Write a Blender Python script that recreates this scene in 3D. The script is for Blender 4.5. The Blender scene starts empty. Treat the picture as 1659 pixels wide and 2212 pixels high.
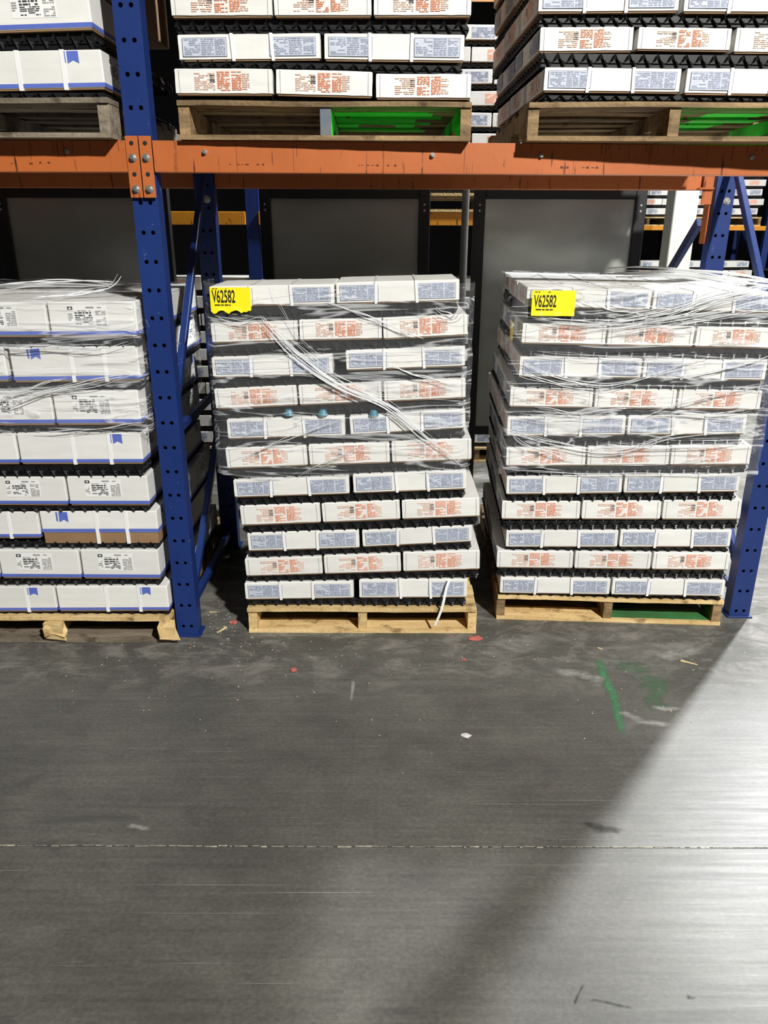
import bpy, math, random
from mathutils import Vector, Matrix, noise
from mathutils.geometry import tessellate_polygon

S = bpy.context.scene
COL = S.collection
R = math.radians

# ------------------------------------------------------------------ camera
cam_d = bpy.data.cameras.new('camera'); cam = bpy.data.objects.new('camera', cam_d); COL.objects.link(cam)
cam_d.sensor_fit = 'VERTICAL'; cam_d.sensor_height = 36.0; cam_d.lens = 36.0 * 1652.0 / 2212.0
cam.location = (0, -2.97, 1.705)
cam.rotation_mode = 'XYZ'
_cm = Matrix.Rotation(R(90 - 20.6), 4, 'X') @ Matrix.Rotation(R(0.17), 4, 'Z')
cam.matrix_world = Matrix.Translation((0, -2.97, 1.705)) @ _cm
cam_d.clip_start = 0.05
S.camera = cam

# ------------------------------------------------------------------ world, light, exposure
W = bpy.data.worlds.new('world'); S.world = W; W.use_nodes = True
W.node_tree.nodes['Background'].inputs[0].default_value = (0.80, 0.86, 0.90, 1)
W.node_tree.nodes['Background'].inputs[1].default_value = 0.035
S.view_settings.view_transform = 'Standard'; S.view_settings.look = 'None'
S.view_settings.gamma = 1.0; S.view_settings.use_curve_mapping = False
S.view_settings.exposure = 0.0

def lamp(name, loc, target, power, size, color=(1, 1, 1), spread=180):
    l = bpy.data.lights.new(name, 'AREA'); l.shape = 'DISK'; l.size = size; l.energy = power; l.color = color
    l.spread = R(spread)
    o = bpy.data.objects.new(name, l); COL.objects.link(o); o.location = loc
    o.rotation_euler = (Vector(target) - Vector(loc)).to_track_quat('-Z', 'Y').to_euler()
    return o
LF = lamp('front_bay_lamp', (4.0, -7.1, 7.1), (0, 0, 1.0), 1600, 0.45, (1.0, 0.985, 0.95))
LB = lamp('rear_bay_lamp', (5.45, 5.05, 6.6), (1.2, -0.4, 0.0), 1250, 0.36, (0.97, 0.985, 1.0))
LM = lamp('gap_fill_light', (2.4, 1.95, 5.6), (0.6, 3.0, 2.4), 260, 0.5, (0.97, 0.985, 1.0), 120)  # added fill light, brightens the rear stack between the upper loads

# ------------------------------------------------------------------ materials
def srgb(r, g, b):
    f = lambda c: (c / 255 / 12.92) if c / 255 <= 0.04045 else ((c / 255 + 0.055) / 1.055) ** 2.4
    return (f(r), f(g), f(b), 1)
def mat(name, col, rough=0.6, metal=0.0, n_amt=0.12, n_scale=(6, 6, 6), bump=0.0, bump_scale=60, col2=None, spec=0.5, rand=0.0, coat=0.0):
    m = bpy.data.materials.new(name); m.use_nodes = True
    nt = m.node_tree; N = nt.nodes; L = nt.links
    b = N['Principled BSDF']
    b.inputs['Roughness'].default_value = rough; b.inputs['Metallic'].default_value = metal
    b.inputs['Specular IOR Level'].default_value = spec; b.inputs['Coat Weight'].default_value = coat
    tc = N.new('ShaderNodeTexCoord'); mp = N.new('ShaderNodeMapping'); mp.inputs['Scale'].default_value = n_scale
    L.new(tc.outputs['Object'], mp.inputs['Vector'])
    oi = N.new('ShaderNodeObjectInfo')
    ad = N.new('ShaderNodeVectorMath'); ad.operation = 'ADD'
    cx = N.new('ShaderNodeMath'); cx.operation = 'MULTIPLY'; cx.inputs[1].default_value = 37.0
    L.new(oi.outputs['Random'], cx.inputs[0]); L.new(mp.outputs[0], ad.inputs[0]); L.new(cx.outputs[0], ad.inputs[1])
    ns = N.new('ShaderNodeTexNoise'); ns.inputs['Scale'].default_value = 1; ns.inputs['Detail'].default_value = 5
    ns.inputs['Roughness'].default_value = 0.6
    L.new(ad.outputs[0], ns.inputs['Vector'])
    rp = N.new('ShaderNodeValToRGB'); rp.color_ramp.elements[0].position = 0.3; rp.color_ramp.elements[1].position = 0.7
    c2 = col2 if col2 else tuple(c * (1 - n_amt * 2) for c in col[:3]) + (1,)
    rp.color_ramp.elements[0].color = c2; rp.color_ramp.elements[1].color = col
    L.new(ns.outputs['Fac'], rp.inputs['Fac'])
    out = rp.outputs['Color']
    if rand:
        hv = N.new('ShaderNodeHueSaturation'); mr = N.new('ShaderNodeMapRange')
        mr.inputs['To Min'].default_value = 1 - rand; mr.inputs['To Max'].default_value = 1 + rand * 0.4
        L.new(oi.outputs['Random'], mr.inputs['Value']); L.new(mr.outputs[0], hv.inputs['Value']); L.new(out, hv.inputs['Color'])
        out = hv.outputs['Color']
    L.new(out, b.inputs['Base Color'])
    if bump:
        n2 = N.new('ShaderNodeTexNoise'); n2.inputs['Scale'].default_value = bump_scale; n2.inputs['Detail'].default_value = 3
        bp = N.new('ShaderNodeBump'); bp.inputs['Strength'].default_value = bump; bp.inputs['Distance'].default_value = 0.01
        L.new(tc.outputs['Object'], n2.inputs['Vector']); L.new(n2.outputs['Fac'], bp.inputs['Height'])
        L.new(bp.outputs['Normal'], b.inputs['Normal'])
    return m
M = {}
M['card'] = mat('white_cardboard', (0.80, 0.79, 0.745, 1), 0.55, n_amt=0.05, n_scale=(5, 5, 30), rand=0.06, bump=0.06, bump_scale=25)
M['kraft'] = mat('kraft_cardboard', srgb(150, 118, 84), 0.75, n_amt=0.12, n_scale=(4, 4, 20))
M['blue_ink'] = mat('blue_grey_print', srgb(140, 149, 172), 0.6, n_amt=0.15, n_scale=(30, 30, 60))
M['blue_tint'] = mat('pale_blue_print', srgb(200, 205, 215), 0.6, n_amt=0.1, n_scale=(30, 30, 60))
M['red_ink'] = mat('orange_print', srgb(246, 168, 136), 0.6, n_amt=0.1, n_scale=(30, 30, 60))
M['red_tint'] = mat('pale_orange_print', srgb(240, 208, 192), 0.6, n_amt=0.06, n_scale=(30, 30, 60))
M['black_ink'] = mat('black_print', srgb(62, 62, 62), 0.6, n_amt=0.1)
M['grey_ink'] = mat('grey_print', srgb(150, 150, 146), 0.6, n_amt=0.1)
M['blue_band'] = mat('bright_blue_print', srgb(92, 112, 196), 0.5, n_amt=0.08)
M['strap'] = mat('white_plastic_strap', (0.86, 0.86, 0.84, 1), 0.3, n_amt=0.04)
M['spacer'] = mat('black_plastic', (0.012, 0.012, 0.013, 1), 0.38, n_amt=0.3, rand=0.3)
M['teal'] = mat('teal_plastic', srgb(70, 130, 150), 0.35)
def wood(name, c, c2, green=None):
    m = mat(name, c, 0.72, n_scale=(3, 26, 26), col2=c2, bump=0.35, bump_scale=70, rand=0.18, spec=0.3)
    nt = m.node_tree; N = nt.nodes; L = nt.links; b = N['Principled BSDF']
    src = b.inputs['Base Color'].links[0].from_socket
    # dark knots and dirt
    tc = N.new('ShaderNodeTexCoord'); ns = N.new('ShaderNodeTexNoise'); ns.inputs['Scale'].default_value = 16; ns.inputs['Detail'].default_value = 4
    L.new(tc.outputs['Object'], ns.inputs['Vector'])
    rp = N.new('ShaderNodeValToRGB'); rp.color_ramp.elements[0].position = 0.30; rp.color_ramp.elements[1].position = 0.44
    rp.color_ramp.elements[0].color = (0.28, 0.24, 0.2, 1); rp.color_ramp.elements[1].color = (1, 1, 1, 1)
    L.new(ns.outputs['Fac'], rp.inputs['Fac'])
    mx = N.new('ShaderNodeMixRGB'); mx.blend_type = 'MULTIPLY'; mx.inputs[0].default_value = 0.8
    L.new(src, mx.inputs[1]); L.new(rp.outputs[0], mx.inputs[2]); L.new(mx.outputs[0], b.inputs['Base Color'])
    return m
M['wood'] = wood('fresh_pallet_wood', srgb(232, 205, 150), srgb(190, 155, 100))
M['wood_old'] = wood('weathered_pallet_wood', srgb(166, 138, 98), srgb(96, 78, 54))
M['wood_grey'] = wood('grey_pallet_wood', srgb(150, 138, 120), srgb(96, 86, 72))
M['green'] = mat('green_spray_paint', srgb(70, 255, 70), 0.45, n_scale=(5, 12, 12), col2=srgb(30, 215, 45), bump=0.2)
M['dull_green'] = mat('dull_green_paint', srgb(58, 128, 70), 0.6, n_scale=(5, 12, 12), col2=srgb(60, 84, 50))
M['blue_spray'] = mat('blue_grey_spray_paint', srgb(70, 92, 120), 0.6, n_scale=(12, 12, 12), col2=srgb(120, 116, 104))
def rack_paint(name, c, dirt, rough=0.42):
    m = mat(name, c, rough, n_scale=(3, 3, 3), n_amt=0.10, bump=0.05, bump_scale=30)
    nt = m.node_tree; N = nt.nodes; L = nt.links; b = N['Principled BSDF']
    src = b.inputs['Base Color'].links[0].from_socket
    tc = N.new('ShaderNodeTexCoord')
    ns = N.new('ShaderNodeTexNoise'); ns.inputs['Scale'].default_value = 34; ns.inputs['Detail'].default_value = 6; ns.inputs['Roughness'].default_value = 0.7
    mp = N.new('ShaderNodeMapping'); mp.inputs['Scale'].default_value = dirt[1]
    L.new(tc.outputs['Object'], mp.inputs['Vector']); L.new(mp.outputs[0], ns.inputs['Vector'])
    rp = N.new('ShaderNodeValToRGB'); rp.color_ramp.elements[0].position = dirt[2]; rp.color_ramp.elements[1].position = dirt[2] + 0.05
    rp.color_ramp.elements[0].color = (1, 1, 1, 1); rp.color_ramp.elements[1].color = (0, 0, 0, 1)
    L.new(ns.outputs['Fac'], rp.inputs['Fac'])
    mx = N.new('ShaderNodeMixRGB'); mx.inputs[2].default_value = dirt[0]
    L.new(rp.outputs[0], mx.inputs[0]); L.new(src, mx.inputs[1]); L.new(mx.outputs[0], b.inputs['Base Color'])
    return m
M['blue'] = rack_paint('blue_rack_paint', srgb(24, 49, 110), (srgb(90, 104, 136), (1, 1, .6), 0.31))
M['orange'] = rack_paint('orange_rack_paint', srgb(186, 101, 50), (srgb(70, 34, 20), (1.4, 1, .09), 0.36))
M['yellow_beam'] = rack_paint('yellow_orange_rack_paint', srgb(226, 150, 40), (srgb(90, 60, 20), (1, 1, .3), 0.33))
M['steel'] = mat('bolt_steel', (0.72, 0.71, 0.68, 1), 0.32, 0.9, n_amt=0.1)
M['black_steel'] = mat('black_steel', (0.005, 0.005, 0.006, 1), 0.5, n_amt=0.2)
M['grey_pipe'] = mat('grey_pipe', (0.16, 0.16, 0.155, 1), 0.5, n_amt=0.1)
M['column'] = mat('cream_column_paint', (0.72, 0.71, 0.62, 1), 0.6, n_amt=0.08)
M['hole'] = mat('dark_inside', (0.006, 0.006, 0.007, 1), 0.8)
M['yellow'] = mat('yellow_paper', srgb(255, 232, 20), 0.5, n_amt=0.03)
M['red_paper'] = mat('red_paper', srgb(190, 104, 94), 0.7, n_amt=0.12, n_scale=(60, 60, 60))
M['white_paper'] = mat('white_paper', srgb(215, 210, 205), 0.7)
M['splinter'] = mat('splinter_wood', srgb(220, 200, 150), 0.7)
M['seam'] = mat('joint_filler', srgb(205, 200, 176), 0.7, n_scale=(60, 60, 60), col2=srgb(96, 92, 80))
M['mk_groove'] = mat('joint_groove', (0.04, 0.04, 0.036, 1), 0.8)
M['wall'] = mat('warehouse_wall', (0.006, 0.006, 0.006, 1), 0.9, spec=0.05)

# brushed steel panel
m = mat('brushed_steel_sheet', (0.46, 0.47, 0.43, 1), 0.36, 0.6, n_scale=(0.8, 1, 2.2), col2=(0.30, 0.31, 0.28, 1)); M['sheet'] = m
N = m.node_tree.nodes; L = m.node_tree.links
tc = N.new('ShaderNodeTexCoord'); ns = N.new('ShaderNodeTexNoise'); ns.inputs['Scale'].default_value = 2.2; ns.inputs['Detail'].default_value = 2
bp = N.new('ShaderNodeBump'); bp.inputs['Strength'].default_value = 0.35; bp.inputs['Distance'].default_value = 0.05
L.new(tc.outputs['Object'], ns.inputs['Vector']); L.new(ns.outputs['Fac'], bp.inputs['Height']); L.new(bp.outputs[0], N['Principled BSDF'].inputs['Normal'])

# stretch film: clear plastic, whiter where it is pleated
def film_mat(name, base, amp, rot, seed):
    m = bpy.data.materials.new(name); m.use_nodes = True; nt = m.node_tree; N = nt.nodes; L = nt.links
    b = N['Principled BSDF']; b.inputs['Base Color'].default_value = (0.9, 0.91, 0.92, 1); b.inputs['Roughness'].default_value = 0.16
    b.inputs['Specular IOR Level'].default_value = 0.7
    tr = N.new('ShaderNodeBsdfTransparent'); mx = N.new('ShaderNodeMixShader')
    tc = N.new('ShaderNodeTexCoord'); mp = N.new('ShaderNodeMapping'); mp.inputs['Rotation'].default_value = (0, R(rot), 0)
    mp.inputs['Scale'].default_value = (1.6, 4, 17); mp.inputs['Location'].default_value = (seed, 0, 0)
    L.new(tc.outputs['Object'], mp.inputs['Vector'])
    ns = N.new('ShaderNodeTexNoise'); ns.inputs['Scale'].default_value = 1; ns.inputs['Detail'].default_value = 4; ns.inputs['Distortion'].default_value = 0.8
    L.new(mp.outputs[0], ns.inputs['Vector'])
    s1 = N.new('ShaderNodeMath'); s1.operation = 'SUBTRACT'; s1.inputs[1].default_value = 0.5; L.new(ns.outputs['Fac'], s1.inputs[0])
    s2 = N.new('ShaderNodeMath'); s2.operation = 'ABSOLUTE'; L.new(s1.outputs[0], s2.inputs[0])
    mr = N.new('ShaderNodeMapRange'); mr.inputs['From Min'].default_value = 0.0; mr.inputs['From Max'].default_value = 0.028
    mr.inputs['To Min'].default_value = base + amp; mr.inputs['To Max'].default_value = base
    L.new(s2.outputs[0], mr.inputs['Value'])
    L.new(mr.outputs[0], mx.inputs[0]); L.new(tr.outputs[0], mx.inputs[1]); L.new(b.outputs[0], mx.inputs[2])
    bp = N.new('ShaderNodeBump'); bp.inputs['Strength'].default_value = 0.8; bp.inputs['Distance'].default_value = 0.03
    L.new(ns.outputs['Fac'], bp.inputs['Height']); L.new(bp.outputs[0], b.inputs['Normal'])
    L.new(mx.outputs[0], N['Material Output'].inputs['Surface'])
    return m
M['film_a'] = film_mat('clear_stretch_film', 0.045, 0.42, 14, 0)
M['film_b'] = film_mat('clear_stretch_film_crossed', 0.06, 0.5, -12, 9)
M['pleat'] = mat('white_film_pleat', (0.88, 0.89, 0.90, 1), 0.2, n_amt=0.02)
nt = M['pleat'].node_tree; tr = nt.nodes.new('ShaderNodeBsdfTransparent'); mx = nt.nodes.new('ShaderNodeMixShader'); mx.inputs[0].default_value = 0.78
nt.links.new(tr.outputs[0], mx.inputs[1]); nt.links.new(nt.nodes['Principled BSDF'].outputs[0], mx.inputs[2]); nt.links.new(mx.outputs[0], nt.nodes['Material Output'].inputs['Surface'])

# concrete
def concrete():
    m = bpy.data.materials.new('worn_concrete'); m.use_nodes = True; nt = m.node_tree; N = nt.nodes; L = nt.links
    b = N['Principled BSDF']; tc = N.new('ShaderNodeTexCoord')
    def noi(scale, det=5, rough=0.6, dist=0.0):
        mp = N.new('ShaderNodeMapping'); mp.inputs['Scale'].default_value = scale; L.new(tc.outputs['Object'], mp.inputs['Vector'])
        n = N.new('ShaderNodeTexNoise'); n.inputs['Scale'].default_value = 1; n.inputs['Detail'].default_value = det; n.inputs['Roughness'].default_value = rough; n.inputs['Distortion'].default_value = dist
        L.new(mp.outputs[0], n.inputs['Vector']); return n.outputs['Fac']
    def ramp(src, p0, p1, c0, c1):
        r = N.new('ShaderNodeValToRGB'); r.color_ramp.elements[0].position = p0; r.color_ramp.elements[1].position = p1
        r.color_ramp.elements[0].color = c0; r.color_ramp.elements[1].color = c1; L.new(src, r.inputs['Fac']); return r.outputs['Color']
    def mix(f, a, bb, mode='MIX'):
        x = N.new('ShaderNodeMixRGB'); x.blend_type = mode
        for i, v in ((0, f), (1, a), (2, bb)):
            if isinstance(v, (float, int)): x.inputs[i].default_value = v
            elif isinstance(v, tuple): x.inputs[i].default_value = v
            else: L.new(v, x.inputs[i])
        return x.outputs[0]
    W1 = (1, 1, 1, 1); K = (0, 0, 0, 1)
    base = ramp(noi((1.3, 1.8, 1), 6), 0.3, 0.7, (0.070, 0.069, 0.059, 1), (0.118, 0.116, 0.100, 1))
    streak = ramp(noi((1.4, 60, 1), 5, 0.7), 0.35, 0.68, (0.86, 0.86, 0.86, 1), (1.12, 1.12, 1.12, 1))
    c = mix(1.0, base, streak, 'MULTIPLY')
    fine = ramp(noi((70, 90, 1), 4, 0.7), 0.4, 0.7, (0.8, 0.8, 0.8, 1), (1.25, 1.25, 1.25, 1))
    c = mix(0.8, c, fine, 'MULTIPLY')
    blot = ramp(noi((6, 9, 1), 6, 0.7, 0.5), 0.3, 0.7, (0.80, 0.80, 0.80, 1), (1.2, 1.19, 1.17, 1))
    c = mix(0.9, c, blot, 'MULTIPLY')
    # rougher, dustier strip along the foot of the rack
    sx = N.new('ShaderNodeSeparateXYZ'); L.new(tc.outputs['Object'], sx.inputs[0])
    mr = N.new('ShaderNodeMapRange'); mr.interpolation_type = 'SMOOTHSTEP'; mr.inputs['From Min'].default_value = -0.62; mr.inputs['From Max'].default_value = -0.1
    L.new(sx.outputs['Y'], mr.inputs['Value'])
    dust = ramp(noi((5, 9, 1), 7, 0.75, 0.6), 0.48, 0.66, K, W1)
    dm = mix(1.0, mr.outputs[0], dust, 'MULTIPLY')
    c = mix(dm, c, (0.22, 0.21, 0.185, 1))
    # pale scratches
    scr = ramp(noi((1.1, 150, 1), 2, 0.5, 0.3), 0.70, 0.74, K, (0.35, 0.35, 0.35, 1))
    c = mix(scr, c, (0.34, 0.34, 0.32, 1))
    dk = ramp(noi((2.6, 7, 1), 4, 0.6, 1.0), 0.30, 0.38, (0.6, 0.6, 0.6, 1), K)
    c = mix(dk, c, (0.05, 0.05, 0.046, 1))
    L.new(c, b.inputs['Base Color'])
    rr = ramp(noi((2.0, 45, 1), 5, 0.7), 0.3, 0.7, (0.40, 0.40, 0.40, 1), (0.48, 0.48, 0.48, 1))
    rr = mix(mr.outputs[0], rr, (0.62, 0.62, 0.62, 1))
    L.new(rr, b.inputs['Roughness'])
    bp = N.new('ShaderNodeBump'); bp.inputs['Strength'].default_value = 0.06; bp.inputs['Distance'].default_value = 0.004
    L.new(noi((9, 60, 1), 6, 0.7), bp.inputs['Height']); L.new(bp.outputs[0], b.inputs['Normal'])
    return m
M['concrete'] = concrete()

# decal with a ragged edge (paint marks, scuffs on the slab): transparent outside its own shape
def mark_mat(name, col, dens, scale, rough=0.6):
    m = bpy.data.materials.new(name); m.use_nodes = True; nt = m.node_tree; N = nt.nodes; L = nt.links
    b = N['Principled BSDF']; b.inputs['Base Color'].default_value = col; b.inputs['Roughness'].default_value = rough
    tc = N.new('ShaderNodeTexCoord'); uv = N.new('ShaderNodeUVMap')
    sx = N.new('ShaderNodeSeparateXYZ'); L.new(tc.outputs['UV'], sx.inputs[0])
    mp = N.new('ShaderNodeMapping'); mp.inputs['Scale'].default_value = scale; L.new(tc.outputs['Object'], mp.inputs['Vector'])
    n = N.new('ShaderNodeTexNoise'); n.inputs['Scale'].default_value = 1; n.inputs['Detail'].default_value = 6; n.inputs['Roughness'].default_value = 0.75; L.new(mp.outputs[0], n.inputs['Vector'])
    # u: 0 at rim, 1 inside
    a = N.new('ShaderNodeMath'); a.operation = 'MULTIPLY_ADD'; a.inputs[1].default_value = 0.9; a.inputs[2].default_value = -0.42 + dens; L.new(sx.outputs['X'], a.inputs[0])
    s = N.new('ShaderNodeMath'); s.operation = 'ADD'; L.new(a.outputs[0], s.inputs[0])
    s2 = N.new('ShaderNodeMath'); s2.operation = 'MULTIPLY_ADD'; s2.inputs[1].default_value = 2.2; s2.inputs[2].default_value = -1.1; L.new(n.outputs['Fac'], s2.inputs[0]); L.new(s2.outputs[0], s.inputs[1])
    cl = N.new('ShaderNodeClamp'); cl.inputs['Max'].default_value = 0.85; L.new(s.outputs[0], cl.inputs['Value'])
    tr = N.new('ShaderNodeBsdfTransparent'); mx = N.new('ShaderNodeMixShader')
    L.new(cl.outputs[0], mx.inputs[0]); L.new(tr.outputs[0], mx.inputs[1]); L.new(b.outputs[0], mx.inputs[2]); L.new(mx.outputs[0], N['Material Output'].inputs['Surface'])
    return m
M['mk_green'] = mark_mat('green_floor_paint', srgb(80, 142, 98), 0.2, (30, 30, 1))
M['mk_green2'] = mark_mat('faint_green_floor_paint', srgb(80, 122, 86), -0.12, (14, 22, 1))
M['mk_white'] = mark_mat('pale_scuff', srgb(176, 176, 168), 0.0, (12, 22, 1))
M['mk_dark'] = mark_mat('dark_scuff', srgb(40, 40, 38), 0.05, (30, 30, 1))

# ------------------------------------------------------------------ mesh helpers
class MB:
    def __init__(s): s.v = []; s.f = []; s.m = []; s.mats = []; s.uv = None
    def mi(s, m):
        if m not in s.mats: s.mats.append(m)
        return s.mats.index(m)
    def face(s, pts, m):
        i = len(s.v); s.v += [tuple(p) for p in pts]; s.f.append(tuple(range(i, i + len(pts)))); s.m.append(s.mi(m)); return s
    def box(s, x0, x1, y0, y1, z0, z1, m, skip='', T=None, j=0.0):
        rn = lambda: random.uniform(-j, j) if j else 0
        c = [Vector((x + rn(), y + rn(), z + rn())) for z in (z0, z1) for y in (y0, y1) for x in (x0, x1)]
        if T: c = [T @ p for p in c]
        i = len(s.v); s.v += [tuple(p) for p in c]; k = s.mi(m)
        for n, q in (('b', (0, 2, 3, 1)), ('t', (4, 5, 7, 6)), ('f', (0, 1, 5, 4)), ('k', (2, 6, 7, 3)), ('l', (0, 4, 6, 2)), ('r', (1, 3, 7, 5))):
            if n in skip: continue
            s.f.append(tuple(i + a for a in q)); s.m.append(k)
        return s
    def bar(s, p, q, w, d, m, up=(0, 1, 0)):
        p = Vector(p); q = Vector(q); z = (q - p); l = z.length; z.normalize(); x = Vector(up).cross(z).normalized(); y = z.cross(x)
        T = Matrix((x, y, z)).transposed().to_4x4(); T.translation = p
        return s.box(-w / 2, w / 2, -d / 2, d / 2, 0, l, m, T=T)
    def cyl(s, c, ax, r, h, m, n=14, r2=None):
        c = Vector(c); ax = Vector(ax).normalized(); q = ax.to_track_quat('Z', 'Y'); r2 = r if r2 is None else r2
        i = len(s.v); k = s.mi(m)
        for z, rr in ((0, r), (h, r2)):
            for a in range(n):
                t = 2 * math.pi * a / n; s.v.append(tuple(c + q @ Vector((rr * math.cos(t), rr * math.sin(t), z))))
        for a in range(n):
            b = (a + 1) % n; s.f.append((i + a, i + b, i + n + b, i + n + a)); s.m.append(k)
        s.f.append(tuple(i + a for a in reversed(range(n)))); s.m.append(k); s.f.append(tuple(i + n + a for a in range(n))); s.m.append(k)
        return s
    def mesh(s, name):
        me = bpy.data.meshes.new(name); me.from_pydata(s.v, [], s.f)
        for m in s.mats: me.materials.append(M[m])
        me.polygons.foreach_set('material_index', s.m)
        if s.uv:
            l = me.uv_layers.new(name='UVMap')
            for lp in me.loops: l.data[lp.index].uv = s.uv[lp.vertex_index]
        me.update(); return me
    def build(s, name, parent=None, bevel=0.0, smooth=False, seg=1):
        o = bpy.data.objects.new(name, s.mesh(name)); COL.objects.link(o)
        if parent: o.parent = parent
        if bevel:
            b = o.modifiers.new('bevel', 'BEVEL'); b.width = bevel; b.segments = seg; b.limit_method = 'ANGLE'
        if smooth:
            for p in o.data.polygons: p.use_smooth = True
        return o
def tag(o, label, cat, group=None, kind=None):
    n = len(label.split()); assert 4 <= n <= 16, (n, label)
    o['label'] = label; o['category'] = cat
    if group: o['group'] = group
    if kind: o['kind'] = kind
    return o
def empty(name, loc=(0, 0, 0), rz=0.0):
    o = bpy.data.objects.new(name, None); COL.objects.link(o); o.location = loc; o.rotation_euler = (0, 0, rz); o.empty_display_size = 0.1
    return o
def struct(o): o['kind'] = 'structure'; return o
def copy_tree(o, parent=None):
    c = o.copy(); COL.objects.link(c); c.parent = parent
    for ch in list(o.children): copy_tree(ch, c)
    return c

# ------------------------------------------------------------------ structure
mb = MB(); mb.face([(-12, -9, 0), (14, -9, 0), (14, 14, 0), (-12, 14, 0)], 'concrete'); struct(mb.build('floor'))
mb = MB(); mb.box(-12, 14, 14, 14.2, 0, 9, 'wall'); struct(mb.build('wall_back'))
# control joint in the slab
random.seed(5)
mb = MB(); mb.box(-3.2, 4, -1.2215, -1.2180, -0.004, 0.0004, 'mk_groove'); x = -3.2
while x < 4:
    l = random.uniform(0.004, 0.05); w = random.uniform(0.0006, 0.0042); y = -1.219 + random.uniform(-.0014, .0014)
    mb.box(x, x + l, y - w / 2, y + w / 2, -0.004, 0.0012, 'seam'); x += l + random.uniform(0.0, 0.016)
struct(mb.build('trim_1'))

# ------------------------------------------------------------------ rack
def holed_face(mb, w, z0, z1, m, zs, hx, hr, th=0.003, y=0.0):
    """front face of a post with pairs of real holes"""
    cuts = [z0] + [(a + b) / 2 for a, b in zip(zs[:-1], zs[1:])] + [z1]
    k = mb.mi(m)
    for i, z in enumerate(zs):
        a, b = cuts[i], cuts[i + 1]
        loops = [[Vector((-w / 2, y, a)), Vector((w / 2, y, a)), Vector((w / 2, y, b)), Vector((-w / 2, y, b))]]
        for sx in (-1, 1):
            loops.append([Vector((sx * hx + hr * math.cos(2 * math.pi * t / 10), y, z + hr * math.sin(2 * math.pi * t / 10))) for t in range(10)])
        pts = [p for l in loops for p in l]; i0 = len(mb.v); mb.v += [tuple(p) for p in pts]
        for tri in tessellate_polygon(loops):
            a3, b3, c3 = [pts[q] for q in tri]
            n = (b3 - a3).cross(c3 - a3)
            tri = tri if n.y < 0 else tri[::-1]
            mb.f.append(tuple(i0 + q for q in tri)); mb.m.append(k)
        for l in loops[1:]:
            for q in range(10):
                p1, p2 = l[q], l[(q + 1) % 10]
                mb.face([p1, p2, p2 + Vector((0, 0.004, 0)), p1 + Vector((0, 0.004, 0))], m)
def post(parent, xo, yo, z1, zs, w=0.092, d=0.07, facing=1, plain=False):
    mb = MB()
    holed_face(mb, w, 0.008, z1, 'blue', zs, 0.0175, 0.0078)
    T = 0.003
    mb.box(-w / 2, -w / 2 + T, 0.0002, d, 0.008, z1, 'blue'); mb.box(w / 2 - T, w / 2, 0.0002, d, 0.008, z1, 'blue')
    mb.box(-w / 2 + T, -w / 2 + 0.022, d - T, d, 0.008, z1, 'blue'); mb.box(w / 2 - 0.022, w / 2 - T, d - T, d, 0.008, z1, 'blue')
    mb.box(-0.024, 0.024, d - 0.012, d - 0.01, 0.008, z1, 'hole')
    o = mb.build('post', parent); o.location = (xo, yo, 0)
    if facing < 0: o.rotation_euler = (0, 0, math.pi)
    b = MB(); b.box(-w / 2 - 0.012, w / 2 + 0.012, -0.012 if facing > 0 else -d - .012, d + 0.012 if facing > 0 else .012, 0, 0.008, 'blue')
    bo = b.build('base_plate', parent, bevel=0.001); bo.location = (xo, yo, 0)
    return o
def hexbolt(mb, x, y, z, r=0.0105):
    mb.cyl((x, y, z), (0, -1, 0), r * 1.35, 0.002, 'steel', 18); mb.cyl((x, y - 0.002, z), (0, -1, 0), r, 0.008, 'steel', 6); mb.cyl((x, y - 0.01, z), (0, -1, 0), r * .6, 0.004, 'steel', 10)
def rack_frame(X, Y, label, z0, depth=1.05, top=4.2, rz=0.0, hz=(.1, .9, 3.3), dg=((.13, .83), (.97, 1.98), (3.3, 4.1))):
    f = tag(empty('rack_upright', (X, Y, 0), rz), label, 'rack upright')
    zs = []; z = z0
    while z < top - 0.03: zs.append(z); z += 0.1016
    post(f, 0, 0, top, zs); rp = post(f, 0, depth - .07, top, zs)
    for z in (1.945, 1.815):
        b = MB(); hexbolt(b, .012, -.0005, z, .013); b.build('bolt', rp)
    # braces between the posts
    for z in hz:
        b = MB(); b.bar((0, 0.05, z), (0, depth - 0.05, z), 0.034, 0.028, 'blue', up=(1, 0, 0)); b.build('horizontal_brace', f, bevel=0.003)
    for za, zb in dg:
        b = MB(); b.bar((0.012, 0.06, za), (0.012, depth - 0.06, zb), 0.036, 0.028, 'blue', up=(1, 0, 0)); b.build('diagonal_brace', f, bevel=0.003)
        for p, z in ((0.06, za + .02), (depth - .06, zb - .02)):
            b = MB(); b.cyl((0.028, p, z), (1, 0, 0), 0.011, 0.012, 'steel', 6); b.build('bolt', f)
    return f
HZ0 = 0.0492
fl = rack_frame(-0.863, 0.0, 'blue punched rack upright standing between the left and centre pallet stacks', HZ0)
fr = rack_frame(1.652, 0.19, 'blue punched rack upright at the right edge, beside the right pallet stack', HZ0 - 0.0165, depth=0.93, hz=(.1, 1.03, 3.3), dg=((.13, .98), (1.12, 2.04), (3.3, 4.1)))

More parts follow.
